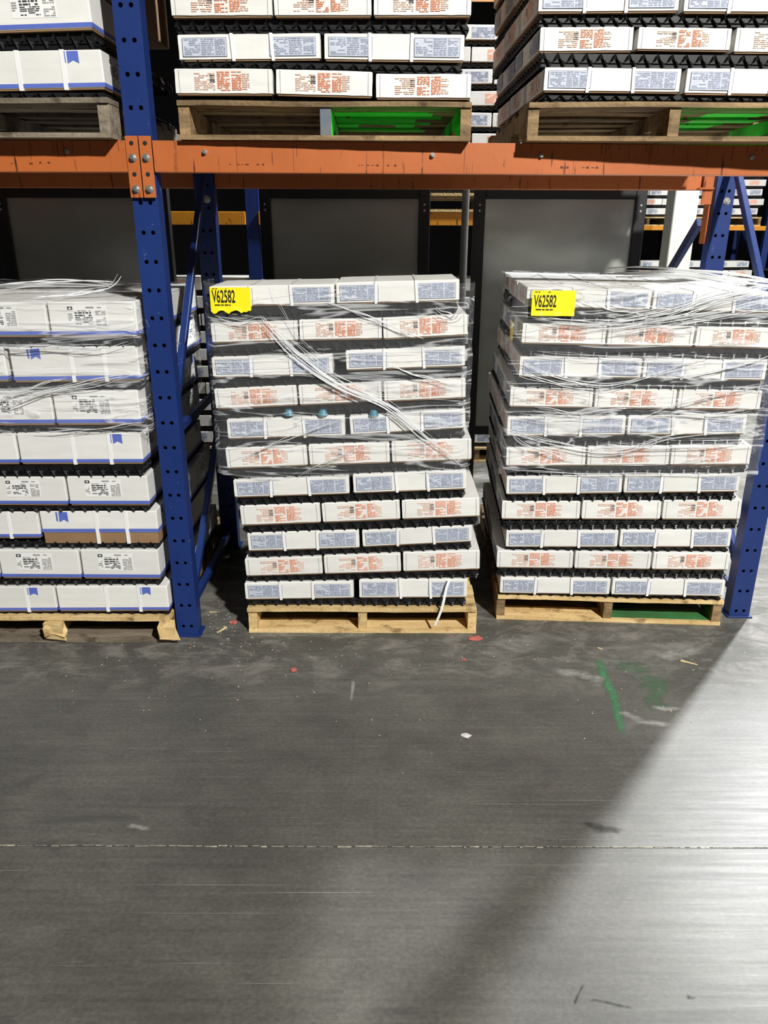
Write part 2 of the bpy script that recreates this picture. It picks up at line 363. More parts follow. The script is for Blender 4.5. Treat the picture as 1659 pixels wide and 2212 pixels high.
def connector(parent, x0, x1, zt, zb, holes, bolts, yy=-0.004):
    """flat end plate over the post face with holes and two bolts"""
    mb = MB(); th = 0.005
    xs = (x0 + x1) / 2
    mb.box(x0, x1, yy - th, yy, zb, zt, 'orange')
    c = mb.build('connector_plate', parent, bevel=0.0012)
    mh = MB()
    for z in holes: mh.cyl((xs, yy - th - 0.0004, z), (0, -1, 0), 0.0075, 0.0006, 'hole', 14)
    mh.build('bolt_hole', c)
    for z in bolts:
        b = MB(); hexbolt(b, xs, yy - th, z); b.build('bolt', c)
    return c
def beam(name, label, p0, p1, zt=1.978, h=0.100, d=0.05, y=-0.009, ends=(True, True), bolts=(), marks=(), back=False, plate=None):
    """p0,p1 floor plan of the beam's front edge"""
    dx, dy = p1[0] - p0[0], p1[1] - p0[1]; Ln = math.hypot(dx, dy)
    e = tag(empty(name, (p0[0], p0[1], 0), math.atan2(dy, dx)), label, 'rack beam')
    mb = MB(); mb.box(0, Ln, 0, d, zt - h, zt, 'orange')
    if not back: mb.box(0, Ln, 0.0005, d - .0005, zt - h - 0.002, zt - h, 'orange')
    mb.build('beam', e, bevel=0.004, seg=2)
    for bx, bz in bolts:
        b = MB(); b.cyl((bx, 0, bz), (0, -1, 0), 0.0085, 0.006, 'steel', 12); b.cyl((bx, -0.006, bz), (0, -1, 0), 0.006, 0.007, 'steel', 8); b.build('bolt', e)
    random.seed(int(Ln * 100) + len(marks))
    if marks:
        mk = MB()
        for (a, b_, z) in marks:
            x = a
            while x < b_:
                l = random.uniform(0.004, 0.014)
                if random.random() < 0.62:
                    hh = random.uniform(0.002, 0.008); mk.box(x, x + l, -0.0004, 0.0002, z - hh / 2, z + hh / 2, 'dark_rust', skip='k')
                x += l + random.uniform(0.002, 0.012)
        # drip lines from the load above
        for i in range(26):
            x = random.uniform(0.1, Ln - 0.05); l = random.uniform(0.012, 0.06)
            if Ln > 2 and i > 6: x = random.uniform(1.55, Ln - .02)
            mk.box(x, x + random.uniform(0.0008, 0.002), -0.0004, 0.0002, zt - 0.003 - l, zt - 0.003, 'dark_rust', skip='k')
        for x in ((0.08, 0.29, 0.49, 0.81, 1.1) if Ln > 2.4 else (0.5, .9, 1.3)):
            mk.box(x, x + 0.0012, -0.0004, 0.0002, zt - 0.098, zt - 0.002, 'dark_rust', skip='k')
        mk.build('stencil_and_stain_marks', e)
    return e
M['dark_rust'] = mat('dark_rust_ink', srgb(96, 44, 24), 0.7)
b1 = beam('rack_beam', 'orange front rack beam spanning the middle bay under two upper pallets', (-0.815, -0.012), (1.60, 0.10),
          bolts=((0.18, 1.942), (0.985, 1.937), (1.377, 1.938), (2.15, 1.937)), marks=((0.24, 0.42, 1.903), (0.72, 0.86, 1.903), (1.45, 1.58, 1.90)))
connector(b1, -0.046, -0.003, 1.992, 1.792, (1.969, 1.869), (1.922, 1.820), yy=0.002)
connector(b1, 2.42, 2.463, 1.992, 1.792, (1.969, 1.869), (1.922, 1.820), yy=0.002)
b2 = beam('rack_beam', 'orange front rack beam left of the blue upright, cut by the left edge', (-3.35, -0.012), (-0.911, -0.012),
          bolts=((2.235, 1.942), (1.4, 1.94)), marks=((2.03, 2.11, 1.903), (2.13, 2.19, 1.906)))
connector(b2, 2.441, 2.485, 1.992, 1.792, (1.969, 1.869), (1.922, 1.820), yy=0.002)
b3 = beam('rack_beam', 'shaded orange rear rack beam behind the middle bay', (-0.815, 1.0), (1.585, 1.06), zt=1.970, h=0.105, back=True)
# rear connector seen at the right: angle bracket that hangs below the beam
c = MB(); c.box(2.352, 2.402, -0.02, -0.012, 1.80, 1.975, 'orange'); c.box(2.396, 2.402, -0.012, 0.05, 1.62, 1.975, 'orange'); c.box(2.33, 2.402, -0.035, -0.004, 1.868, 1.876, 'orange')
c.build('connector_plate', b3, bevel=0.0012)
b4 = beam('rack_beam', 'shaded orange rear rack beam behind the left bay', (-3.35, 1.0), (-0.911, 1.0), zt=1.970, h=0.105, back=True)
# brace that ties the end frame to the rack row behind
mb = MB(); mb.bar((-0.03, 1.06, 1.72), (-0.03, 1.83, 1.12), 0.05, 0.03, 'blue', up=(1, 0, 0)); mb.build('rear_brace', fr, bevel=0.003)

# ------------------------------------------------------------------ pallets
def pallet(loc, rz, wood_m, label, seed, green=None, front_wood=None, midpaint=None, wide=1.012, broken=False):
    random.seed(seed); e = tag(empty('wooden_pallet', loc, rz), label, 'pallet', 'wooden stringer pallets')
    Wd, Dp = wide, 1.215; sw = 0.038
    fw = front_wood or wood_m
    def board(name, y0, y1, z0, z1, m, wav=0.0):
        n = 14; mb = MB(); j = random.uniform(-.003, .003); ph = random.uniform(0, 6)
        for i in range(n):
            a, b = Wd * i / n + j, Wd * (i + 1) / n + j
            za = wav * math.sin(ph + a * 9); zb = wav * math.sin(ph + b * 9)
            i0 = len(mb.v); ya = 0.0012 * math.sin(a * 31 + ph)
            for x, dz in ((a, za), (b, zb)):
                yy = 0.0015 * math.sin(x * 37 + ph)
                mb.v += [(x, y0 + yy, z0 + dz), (x, y1, z0 + dz), (x, y1, z1 + dz), (x, y0 + yy, z1 + dz)]
            k = mb.mi(m); q = [(0, 1, 5, 4), (1, 2, 6, 5), (2, 3, 7, 6), (3, 0, 4, 7)]
            for f in q: mb.f.append(tuple(i0 + t for t in reversed(f))); mb.m.append(k)
            if i == 0: mb.f.append((i0, i0 + 3, i0 + 2, i0 + 1)[::-1]); mb.m.append(k)
            if i == n - 1: mb.f.append((i0 + 4, i0 + 5, i0 + 6, i0 + 7)[::-1]); mb.m.append(k)
        return mb.build(name, e)
    ys = [0.0, 0.155, 0.33, 0.50, 0.67, 0.84, 1.075]; ws = [0.14, 0.09, 0.09, 0.09, 0.09, 0.09, 0.14]
    for i, (y, w) in enumerate(zip(ys, ws)): board('top_board', y, y + w, 0.1045, 0.121, fw if i == 0 else wood_m, 0.0015)
    for i, (y, w) in enumerate(zip([0.0, 0.30, 0.56, 0.82, 1.075], [0.11, 0.09, 0.09, 0.09, 0.14])): board('bottom_board', y, y + w, 0.0, 0.0155, ('wood_grey' if broken else fw) if i == 0 else wood_m, 0.0)
    for i, x in enumerate((0.0, Wd / 2 - sw / 2, Wd - sw)):
        mb = MB(); # notched stringer side profile
        prof = [(0.008, .016), (0.19, .016), (0.20, .052), (0.40, .052), (0.41, .016), (0.80, .016), (0.81, .052), (1.01, .052), (1.02, .016), (Dp - .005, .016)]
        mm = wood_m if not (midpaint and i == 1) else midpaint
        for (ya, za), (yb, zb) in zip(prof[:-1], prof[1:]):
            i0 = len(mb.v); k = mb.mi(mm)
            mb.v += [(x, ya, za), (x + sw, ya, za), (x + sw, ya, .104), (x, ya, .104), (x, yb, zb), (x + sw, yb, zb), (x + sw, yb, .104), (x, yb, .104)]
            for f in ((0, 4, 5, 1), (1, 5, 6, 2), (2, 6, 7, 3), (3, 7, 4, 0)): mb.f.append(tuple(i0 + t for t in f)); mb.m.append(k)
            if ya == prof[0][0]: mb.f.append((i0, i0 + 1, i0 + 2, i0 + 3)); mb.m.append(k)
            if yb == prof[-1][0]: mb.f.append((i0 + 4, i0 + 7, i0 + 6, i0 + 5)); mb.m.append(k)
        s = mb.build('stringer', e)
        if broken and i:
            b = MB(); b.box(x - .012, x + sw + .02, -.028, 0.004, 0.02, 0.10, 'wood', j=0.014); b.box(x + .01, x + sw + .03, -.022, .004, 0.03, 0.075, 'wood', j=0.016); b.box(x - .004, x + .012, -.036, .004, .05, .092, 'wood', j=.008)
            b.build('splintered_end', s)
        if i < 3:
            b = MB()
            for q in range(3): b.cyl((x + sw * .5 + random.uniform(-.008, .008), 0.02 + q * .04, 0.1205), (0, 0, 1), 0.003, 0.001, 'steel', 6)
            b.build('nail_heads', s)
    if green:
        # sprayed paint on the inside of the right opening
        g = MB(); gm = green; xa, xb = Wd / 2 + sw / 2, Wd - sw; t = .0012
        g.box(xa, xa + t, 0.02, 0.62, 0.055, 0.104, gm); g.box(xb - t, xb, 0.03, 0.7, 0.055, 0.104, gm)
        g.box(xa, xa + t, 0.02, 0.19, 0.016, 0.104, gm); g.box(xb - t, xb, 0.03, 0.19, 0.016, 0.104, gm)
        for y, w in zip(ys[1:5], ws[1:5]):
            g.box(xa + .004, xb - random.uniform(.005, .12), y - t, y + .001, 0.1046, 0.119, gm); g.box(xa + .004, xb - random.uniform(.005, .15), y, y + w, 0.1034, 0.1046, gm)
        for y in (0.30, 0.56, .82): g.box(xa + .004, xb - .01, y - t, y + .09, 0.006, 0.0168, gm)
        g.box(xa + .002, xb - .005, 0.02, 0.105, 0.0155, 0.0168, gm)
        o = g.build('sprayed_paint', e); o['label'] = 'bright green sprayed paint' if gm == 'green' else 'dull green sprayed paint'
    return e
pallet((-0.600, 0.033, 0), 0.0, 'wood', 'pale new pallet on the floor under the centre stack of cartons', 1)
pallet((0.519, 0.165, 0), R(-3.1), 'wood_old', 'worn pallet on the floor under the right stack, greenish inside', 2, green='dull_green', front_wood='wood')
pallet((-1.930, -0.055, 0), 0.0, 'wood_old', 'splintered pallet on the floor under the left stack of blue-banded cartons', 3, front_wood='wood', broken=True)
pallet((-0.712, -0.030, 1.9795), R(1.0), 'wood_old', 'pallet on the beam in the middle bay, bright green inside its right opening', 4, green='green', midpaint='blue_spray')
pallet((0.494, -0.020, 1.9795), R(-0.6), 'wood_old', 'upper right pallet on the orange beam, green inside its far right opening', 5, green='green')
pallet((-1.945, -0.085, 1.9795), 0.0, 'wood_grey', 'grey weathered pallet on the beam at the top left', 6)

# ------------------------------------------------------------------ cartons
def text_block(mb, fn, x0, x1, z0, z1, rows, m, seed, fill=0.75, cols=None):
    """rows of short dashes standing for fine print; fn maps (u,v) on a face to a quad"""
    rr = random.Random(seed); dz = (z1 - z0) / rows
    for r in range(rows):
        z = z0 + dz * r; x = x0
        while x < x1:
            l = rr.uniform(0.005, 0.026); e = min(x + l, x1)
            if rr.random() < fill: fn(mb, x, e, z + dz * .18, z + dz * .8, m)
            x = e + rr.uniform(0.0015, 0.004)
FACE = {}
def flat_carton(seed):
    """white lid over kraft tray; long sides carry two blue panels, ends carry orange print"""
    L_, D_, H_ = 0.478, 0.336, 0.083; hl, hd = L_ / 2, D_ / 2
    rr = random.Random(seed)
    e = bpy.data.objects.new('carton', None)
    def sub(mb, name, bevel=0.0):
        o = bpy.data.objects.new(name, mb.mesh(name)); o.parent = e
        if bevel: b = o.modifiers.new('bevel', 'BEVEL'); b.width = bevel; b.segments = 2; b.limit_method = 'ANGLE'
        return o
    # lid with slightly wavy faces
    mb = MB(); n = 10; k = mb.mi('card'); zb = 0.006
    def ring(z, ins, wob):
        pts = []
        for i in range(n): pts.append((-hl + ins + (L_ - 2 * ins) * i / n, -hd + ins))
        for i in range(n): pts.append((hl - ins, -hd + ins + (D_ - 2 * ins) * i / n))
        for i in range(n): pts.append((hl - ins - (L_ - 2 * ins) * i / n, hd - ins))
        for i in range(n): pts.append((-hl + ins, hd - ins - (D_ - 2 * ins) * i / n))
        out = []
        for q, (x, y) in enumerate(pts):
            s = wob * noise.noise(Vector((x * 9 + seed, y * 9, z * 20)))
            out.append((x * (1 + s * .6), y * (1 + s), z + (wob * .35 * noise.noise(Vector((x * 25, y * 25, seed * 3 + z * 9))) if z > .05 or z < .02 else 0)))
        return out
    rings = [ring(zb, 0.0, .004), ring(0.03, 0.0, 0.008), ring(0.06, 0.0, 0.008), ring(H_ - 0.003, 0.0, 0.004), ring(H_, 0.003, 0.004)]
    for r in rings: mb.v += r
    m4 = 4 * n
    for a in range(len(rings) - 1):
        for q in range(m4):
            b = (q + 1) % m4; mb.f.append((a * m4 + q, a * m4 + b, (a + 1) * m4 + b, (a + 1) * m4 + q)); mb.m.append(k)
    mb.f.append(tuple((len(rings) - 1) * m4 + q for q in range(m4))); mb.m.append(k)
    mb.f.append(tuple(q for q in reversed(range(m4)))); mb.m.append(k)
    # flap seams near the corners of the ends
    for sx in (-1, 1):
        for sy in (-1, 1):
            xx = sx * (hl + .0012); mb.box(min(xx, xx - sx * .002), max(xx, xx - sx * .002), sy * (hd - .014) - .0007, sy * (hd - .014) + .0007, .008, H_ - .004, 'grey_ink')
    sub(mb, 'lid')
    mb = MB(); mb.box(-hl + .004, hl - .004, -hd + .004, hd - .004, 0.0, 0.012, 'kraft'); sub(mb, 'tray')['label'] = 'brown cardboard tray edge'
    # printing
    g = 0.0026
    for s in (-1, 1):
        Y = s * (hd + g); mb = MB()
        def q(mb_, x0, x1, z0, z1, m):
            a = [(s * -x0, Y, z0), (s * -x1, Y, z0), (s * -x1, Y, z1), (s * -x0, Y, z1)]
            mb_.face(a, m)
        ql = lambda mb_, a, b, c, d, m: mb_.face([(s * -p, Y + s * 0.0004, z) for p, z in ((a, c), (b, c), (b, d), (a, d))], m)
        for (a, b, sd) in ((-0.225, -0.075, 1), (0.068, 0.225, 2)):
            mb = MB()
            q(mb, a, b, 0.014, 0.072, 'blue_tint')
            for u in ((a, b, .014, .0155), (a, b, .0705, .072), (a, a + .0015, .014, .072), (b - .0015, b, .014, .072)): ql(mb, *u, 'blue_ink')
            w = b - a
            text_block(mb, ql, a + .006, a + w * .40, 0.018, 0.068, 9, 'blue_ink', seed * 7 + sd, .6)
            text_block(mb, ql, a + w * .42, a + w * .70, 0.018, 0.07, 8, 'blue_ink', seed * 5 + sd, .97)
            text_block(mb, ql, a + w * .73, b - .006, 0.018, 0.068, 11, 'blue_ink', seed * 9 + sd, .85)
            FACE[sub(mb, 'blue_printed_panel').name] = '-Y' if s < 0 else '+Y'
    for s in (-1, 1):
        X = s * (hl + g); mb = MB()
        def qe(mb_, a, b, c, d, m): mb_.face([(X, s * p, z) for p, z in ((a, c), (b, c), (b, d), (a, d))], m)
        text_block(mb, qe, -0.10, -0.030, 0.016, 0.072, 9, 'red_tint', seed * 3 + 1, .7)
        text_block(mb, qe, -0.022, 0.022, 0.014, 0.076, 11, 'red_ink', seed * 3 + 2, .8)
        text_block(mb, qe, 0.028, 0.062, 0.016, 0.076, 12, 'red_ink', seed * 3 + 3, .92)
        text_block(mb, qe, 0.064, 0.090, 0.018, 0.07, 9, 'red_tint', seed * 3 + 4, .7)
        for i in range(4): qe(mb, -0.048 + .001 * (i % 2), -0.030, 0.040 + i * .0065, 0.0435 + i * .0065, 'black_ink' if i != 2 else 'grey_ink')
        FACE[sub(mb, 'orange_print').name] = '-X' if s < 0 else '+X'
    for x in (-0.072 + rr.uniform(-.02, .02), 0.062 + rr.uniform(-.03, .02)):
        mb = MB(); w = 0.0055; t = 0.0042; jx = rr.uniform(-.006, .006)
        P = [(x, -hd - t, -.001), (x + jx, -hd - t, H_ + .002), (x + jx, hd + t, H_ + .002), (x, hd + t, -.001)]
        for i in range(4):
            a, b = P[i], P[(i + 1) % 4]
            mb.face([(a[0] - w, a[1], a[2]), (a[0] + w, a[1], a[2]), (b[0] + w, b[1], b[2]), (b[0] - w, b[1], b[2])], 'strap')
            mb.face([(a[0] - w, a[1] * .996, a[2] * .99), (b[0] - w, b[1] * .996, b[2] * .99), (b[0] + w, b[1] * .996, b[2] * .99), (a[0] + w, a[1] * .996, a[2] * .99)], 'strap')
        sub(mb, 'strap')
    return e, (L_, D_, H_)
def tall_carton(seed, lift=0.0):
    """taller white carton, blue band round the foot; long sides: blue pennant and straps, ends: black and white label"""
    L_, D_, H_ = 0.475, 0.330, 0.125; hl, hd = L_ / 2, D_ / 2; rr = random.Random(seed + 40)
    e = bpy.data.objects.new('carton', None)
    def sub(mb, name):
        o = bpy.data.objects.new(name, mb.mesh(name)); o.parent = e; return o
    mb = MB(); mb.box(-hl, hl, -hd, hd, 0.005 + lift, H_, 'card')
    o = sub(mb, 'lid'); b = o.modifiers.new('bevel', 'BEVEL'); b.width = .004; b.segments = 2
    mb = MB(); mb.box(-hl + .004, hl - .004, -hd + .004, hd - .004, 0.0, 0.012 + lift, 'kraft'); sub(mb, 'tray')['label'] = 'brown cardboard tray edge'
    mb = MB(); g = .0006; z0, z1 = .008 + lift, .021 + lift
    mb.box(-hl - g, hl + g, -hd - g, hd + g, z0, z1, 'blue_band', skip='tb'); sub(mb, 'blue_band')['label'] = 'blue printed band'
    for s in (-1, 1):
        Y = s * (hd + .0008); mb = MB()
        f = lambda P, m: mb.face([(s * -x, Y, z) for x, z in P], m)
        x = -0.16 if seed == 2 else 0.13
        f([(x, H_ - .004), (x, .082), (x + .018, .092), (x + .036, .082), (x + .036, H_ - .004)], 'blue_band')
        f([(x - .012, H_ - .004), (x - .012, .088), (x - .005, .084), (x - .005, H_ - .004)], 'blue_band')
        FACE[sub(mb, 'blue_pennant').name] = '-Y' if s < 0 else '+Y'
    for s in (-1, 1):
        X = s * (hl + .0008); mb = MB()
        qe = lambda mb_, a, b, c, d, m: mb_.face([(X, s * p, z) for p, z in ((a, c), (b, c), (b, d), (a, d))], m)
        qf = lambda mb_, a, b, c, d, m: mb_.face([(X + s * .0004, s * p, z) for p, z in ((a, c), (b, c), (b, d), (a, d))], m)
        qe(mb, -.095, .055, .038, .112, 'label_white')
        qf(mb, -.092, -.072, .095, .108, 'black_ink'); mb.face([(X + s * .0007, s * p, z) for p, z in ((-.086, .099), (-.078, .099), (-.078, .1045), (-.086, .1045))], 'label_white')
        text_block(mb, qf, -.065, -.005, .090, .096, 1, 'grey_ink', seed, .8); qf(mb, -.022, .008, .101, .107, 'grey_ink'); qf(mb, .02, .036, .102, .106, 'grey_ink')
        text_block(mb, qf, -.066, -.004, .072, .090, 2, 'black_ink', seed + 2, .95)
        text_block(mb, qf, -.066, .0, .044, .072, 5, 'black_ink', seed + 3, .7)
        text_block(mb, qf, .012, .05, .040, .094, 9, 'grey_ink', seed + 4, .85)
        text_block(mb, qf, -.092, -.075, .05, .085, 5, 'grey_ink', seed + 5, .6)
        FACE[sub(mb, 'printed_label').name] = '-X' if s < 0 else '+X'
    for x in (-0.02 + rr.uniform(-.03, .03), 0.12 + rr.uniform(-.01, .01)):
        mb = MB(); w = 0.007; t = 0.0015
        mb.box(x - w, x + w, -hd - t, hd + t, -.001, H_ + t, 'strap'); sub(mb, 'strap')
    return e, (L_, D_, H_)
M['label_white'] = mat('white_label_paper', srgb(236, 236, 232), 0.5, n_amt=0.02)
FLAT = [flat_carton(s) for s in (1, 2, 3)]
TALL = [tall_carton(s) for s in (1, 2, 3)]
TALL_OPEN = tall_carton(2, .036)

def put_carton(proto, P0, P1, h, long_front, label, group, dirY, back=0.0, drop=(), keep=('-Y',)):
    """stand a copy of proto with its front bottom edge on P0-P1, dirY = horizontal direction into the stack"""
    e0, (Lx, Dy, Hz) = proto
    P0, P1 = Vector(P0), Vector(P1); w = (P1 - P0).length; xd = (P1 - P0).normalized(); yd = Vector((dirY[0], dirY[1], 0)).normalized()
    yd = (yd - xd * yd.dot(xd)).normalized(); zd = xd.cross(yd)
    fw, dd = (Lx, Dy) if long_front else (Dy, Lx)
    sx = w / (fw + .006)
    c = (P0 + P1) / 2 + yd * (dd / 2 + back)
    Rm = Matrix((xd, yd, zd)).transposed().to_4x4()
    if not long_front: Rm = Rm @ Matrix.Rotation(R(90), 4, 'Z')
    sc = (sx, 1, h / Hz, 1) if long_front else (1, sx, h / Hz, 1)
    o = e0.copy(); COL.objects.link(o); o.matrix_world = Matrix.Translation(c) @ Rm @ Matrix.Diagonal(sc)
    for ch in list(e0.children):
        if ch.name.split('.')[0] in drop: continue
        if FACE.get(ch.name) and FACE[ch.name] not in keep: continue
        k = ch.copy(); COL.objects.link(k); k.parent = o; k.matrix_parent_inverse = Matrix()
    tag(o, label, 'carton', group)
    return o

# black egg-crate spacer between the layers
def spacer_mesh():
    mb = MB(); k = mb.mi('spacer'); st = 0.0125; nx, ny = 80, 82; cell = .05
    for j in range(ny + 1):
        for i in range(nx + 1):
            x, y = i * st, j * st
            s = math.sin(2 * math.pi * x / cell) * math.sin(2 * math.pi * (y + .0125) / cell)
            mb.v.append((x - .5, y, min(1, max(0.0, .5 + 1.1 * s))))
    for j in range(ny):
        for i in range(nx):
            a = j * (nx + 1) + i; mb.f.append((a, a + 1, a + nx + 2, a + nx + 1)); mb.m.append(k)
    # rim sheet just below mid height so the tray reads as a solid panel
    b = len(mb.v)
    for y in (0.004, 1.02): mb.v += [(-.5, y, .34), (.5, y, .34)]
    mb.f.append((b, b + 1, b + 3, b + 2)); mb.m.append(k)
    # black sheets behind the moulded rim all round, standing in for the gap's shade
    x0, x1, y0, y1 = -.492, .492, .010, 1.012
    for (a, b_) in (((x0, y0), (x1, y0)), ((x1, y0), (x1, y1)), ((x1, y1), (x0, y1)), ((x0, y1), (x0, y0))):
        mb.face([(a[0], a[1], .06), (b_[0], b_[1], .06), (b_[0], b_[1], .93), (a[0], a[1], .93)], 'spacer')
    return mb.mesh('plastic_spacer')
SP = spacer_mesh()
def put_spacer(P0, P1, z_gap, dirY, label, group, inset=0.004, wscale=1.0):
    P0, P1 = Vector(P0), Vector(P1); xd = (P1 - P0).normalized(); yd = Vector((dirY[0], dirY[1], 0)).normalized(); yd = (yd - xd * yd.dot(xd)).normalized(); zd = xd.cross(yd)
    w = (P1 - P0).length * wscale; c = (P0 + P1) / 2 + yd * inset
    o = bpy.data.objects.new('plastic_spacer', SP); COL.objects.link(o)
    o.matrix_world = Matrix.Translation(c) @ Matrix((xd, yd, zd)).transposed().to_4x4() @ Matrix.Diagonal((w, 1, z_gap, 1))
    return tag(o, label, 'spacer', group)

A_R, B_R = 0.1931, -0.0541
ROWS_CENTRE = [
 [(-0.610, -0.129, 0.154, 0.164, 0.082), (-0.110, 0.368, 0.164, 0.168, 0.090), ],
 [(-0.601, -0.263, 0.266, 0.278, 0.084), (-0.259, 0.078, 0.278, 0.290, 0.088), (0.083, 0.419, 0.290, 0.303, 0.092), ],
 [(-0.584, -0.102, 0.383, 0.400, 0.086), (-0.092, 0.381, 0.404, 0.431, 0.078), ],
 [(-0.606, -0.265, 0.503, 0.518, 0.090), (-0.261, 0.072, 0.518, 0.534, 0.088), (0.076, 0.407, 0.534, 0.549, 0.086), ],
 [(-0.626, -0.141, 0.633, 0.651, 0.078), (-0.129, 0.345, 0.653, 0.673, 0.083), ],
 [(-0.648, -0.312, 0.759, 0.773, 0.088), (-0.308, 0.027, 0.773, 0.786, 0.090), (0.031, 0.361, 0.786, 0.800, 0.092), ],
 [(-0.637, -0.155, 0.883, 0.899, 0.083), (-0.138, 0.333, 0.902, 0.933, 0.079), ],
 [(-0.678, -0.345, 1.006, 1.023, 0.083), (-0.341, -0.006, 1.023, 1.039, 0.082), (-0.002, 0.328, 1.039, 1.055, 0.082), ],
 [(-0.677, -0.199, 1.137, 1.150, 0.080), (-0.151, 0.319, 1.166, 1.184, 0.079), ],
 [(-0.671, -0.332, 1.270, 1.281, 0.077), (-0.330, -0.007, 1.281, 1.288, 0.080), (-0.005, 0.325, 1.286, 1.303, 0.082), ],
 [(-0.667, -0.188, 1.408, 1.418, 0.075), (-0.185, 0.288, 1.418, 1.432, 0.080), ],
]
ROWS_RIGHT = [
 [(0.525, 1.020, 0.136, 0.143, 0.079), (1.024, 1.522, 0.143, 0.150, 0.080), ],
 [(0.504, 0.845, 0.261, 0.267, 0.084), (0.849, 1.185, 0.267, 0.272, 0.084), (1.189, 1.523, 0.272, 0.278, 0.084), ],
 [(0.540, 1.032, 0.361, 0.374, 0.080), (1.036, 1.515, 0.374, 0.387, 0.083), ],
 [(0.516, 0.859, 0.489, 0.497, 0.086), (0.863, 1.204, 0.497, 0.504, 0.089), (1.208, 1.542, 0.504, 0.512, 0.092), ],
 [(0.527, 1.022, 0.610, 0.627, 0.082), (1.026, 1.509, 0.627, 0.644, 0.081), ],
 [(0.520, 0.858, 0.736, 0.745, 0.083), (0.861, 1.205, 0.745, 0.754, 0.084), (1.208, 1.538, 0.754, 0.762, 0.086), ],
 [(0.516, 1.009, 0.869, 0.881, 0.084), (1.013, 1.497, 0.881, 0.894, 0.084), ],
 [(0.520, 0.864, 0.994, 0.994, 0.082), (0.868, 1.201, 0.994, 0.995, 0.082), (1.205, 1.541, 0.995, 0.996, 0.082), ],
 [(0.548, 1.042, 1.123, 1.121, 0.081), (1.045, 1.535, 1.121, 1.119, 0.081), ],
 [(0.551, 0.889, 1.255, 1.252, 0.082), (0.892, 1.234, 1.252, 1.249, 0.082), (1.238, 1.568, 1.249, 1.246, 0.081), ],
 [(0.560, 1.051, 1.398, 1.390, 0.076), (1.055, 1.539, 1.390, 1.382, 0.075), ],
]
ROWS_LEFT = [
 [(-1.882, -1.406, 0.131, 0.135, 0.120), (-1.402, -0.922, 0.135, 0.139, 0.120), ],
 [(-1.958, -1.625, 0.295, 0.294, 0.130), (-1.621, -1.280, 0.294, 0.293, 0.132), (-1.276, -0.945, 0.293, 0.292, 0.134), ],
 [(-1.893, -1.430, 0.470, 0.473, 0.119), (-1.426, -0.936, 0.450, 0.452, 0.145), ],
 [(-1.938, -1.615, 0.618, 0.619, 0.121), (-1.611, -1.297, 0.619, 0.619, 0.124), (-1.293, -0.960, 0.619, 0.620, 0.127), ],
 [(-1.947, -1.466, 0.793, 0.797, 0.128), (-1.462, -0.965, 0.797, 0.800, 0.129), ],
 [(-1.948, -1.631, 0.956, 0.958, 0.134), (-1.628, -1.298, 0.958, 0.960, 0.135), (-1.294, -0.955, 0.960, 0.963, 0.136), ],
 [(-1.940, -1.454, 1.123, 1.130, 0.134), (-1.438, -0.940, 1.127, 1.135, 0.134), ],
 [(-1.907, -1.599, 1.300, 1.302, 0.127), (-1.595, -1.263, 1.302, 1.304, 0.128), (-1.259, -0.925, 1.304, 1.306, 0.129), ],
]
ROWS_UPPER_CENTRE = [
 [(-0.718, -0.381, 2.118, 2.118, 0.080), (-0.375, -0.042, 2.118, 2.111, 0.079), (-0.034, 0.295, 2.107, 2.107, 0.077), ],
 [(-0.699, -0.216, 2.220, 2.225, 0.079), (-0.208, 0.268, 2.223, 2.220, 0.081), ],
 [(-0.711, -0.372, 2.346, 2.348, 0.080), (-0.370, -0.044, 2.348, 2.349, 0.080), (-0.041, 0.286, 2.349, 2.350, 0.080), ],
]
ROWS_UPPER_RIGHT = [
 [(0.541, 1.015, 2.133, 2.131, 0.075), (1.030, 1.507, 2.128, 2.125, 0.080), ],
 [(0.521, 0.841, 2.253, 2.257, 0.075), (0.853, 1.174, 2.262, 2.260, 0.069), (1.186, 1.507, 2.255, 2.256, 0.076), ],
 [(0.506, 0.979, 2.365, 2.371, 0.079), (0.992, 1.468, 2.369, 2.370, 0.080), ],
]
ROWS_UPPER_LEFT = [
 [(-1.477, -0.955, 2.127, 2.137, 0.119), ],
 [(-1.311, -0.973, 2.301, 2.312, 0.126), ],
]

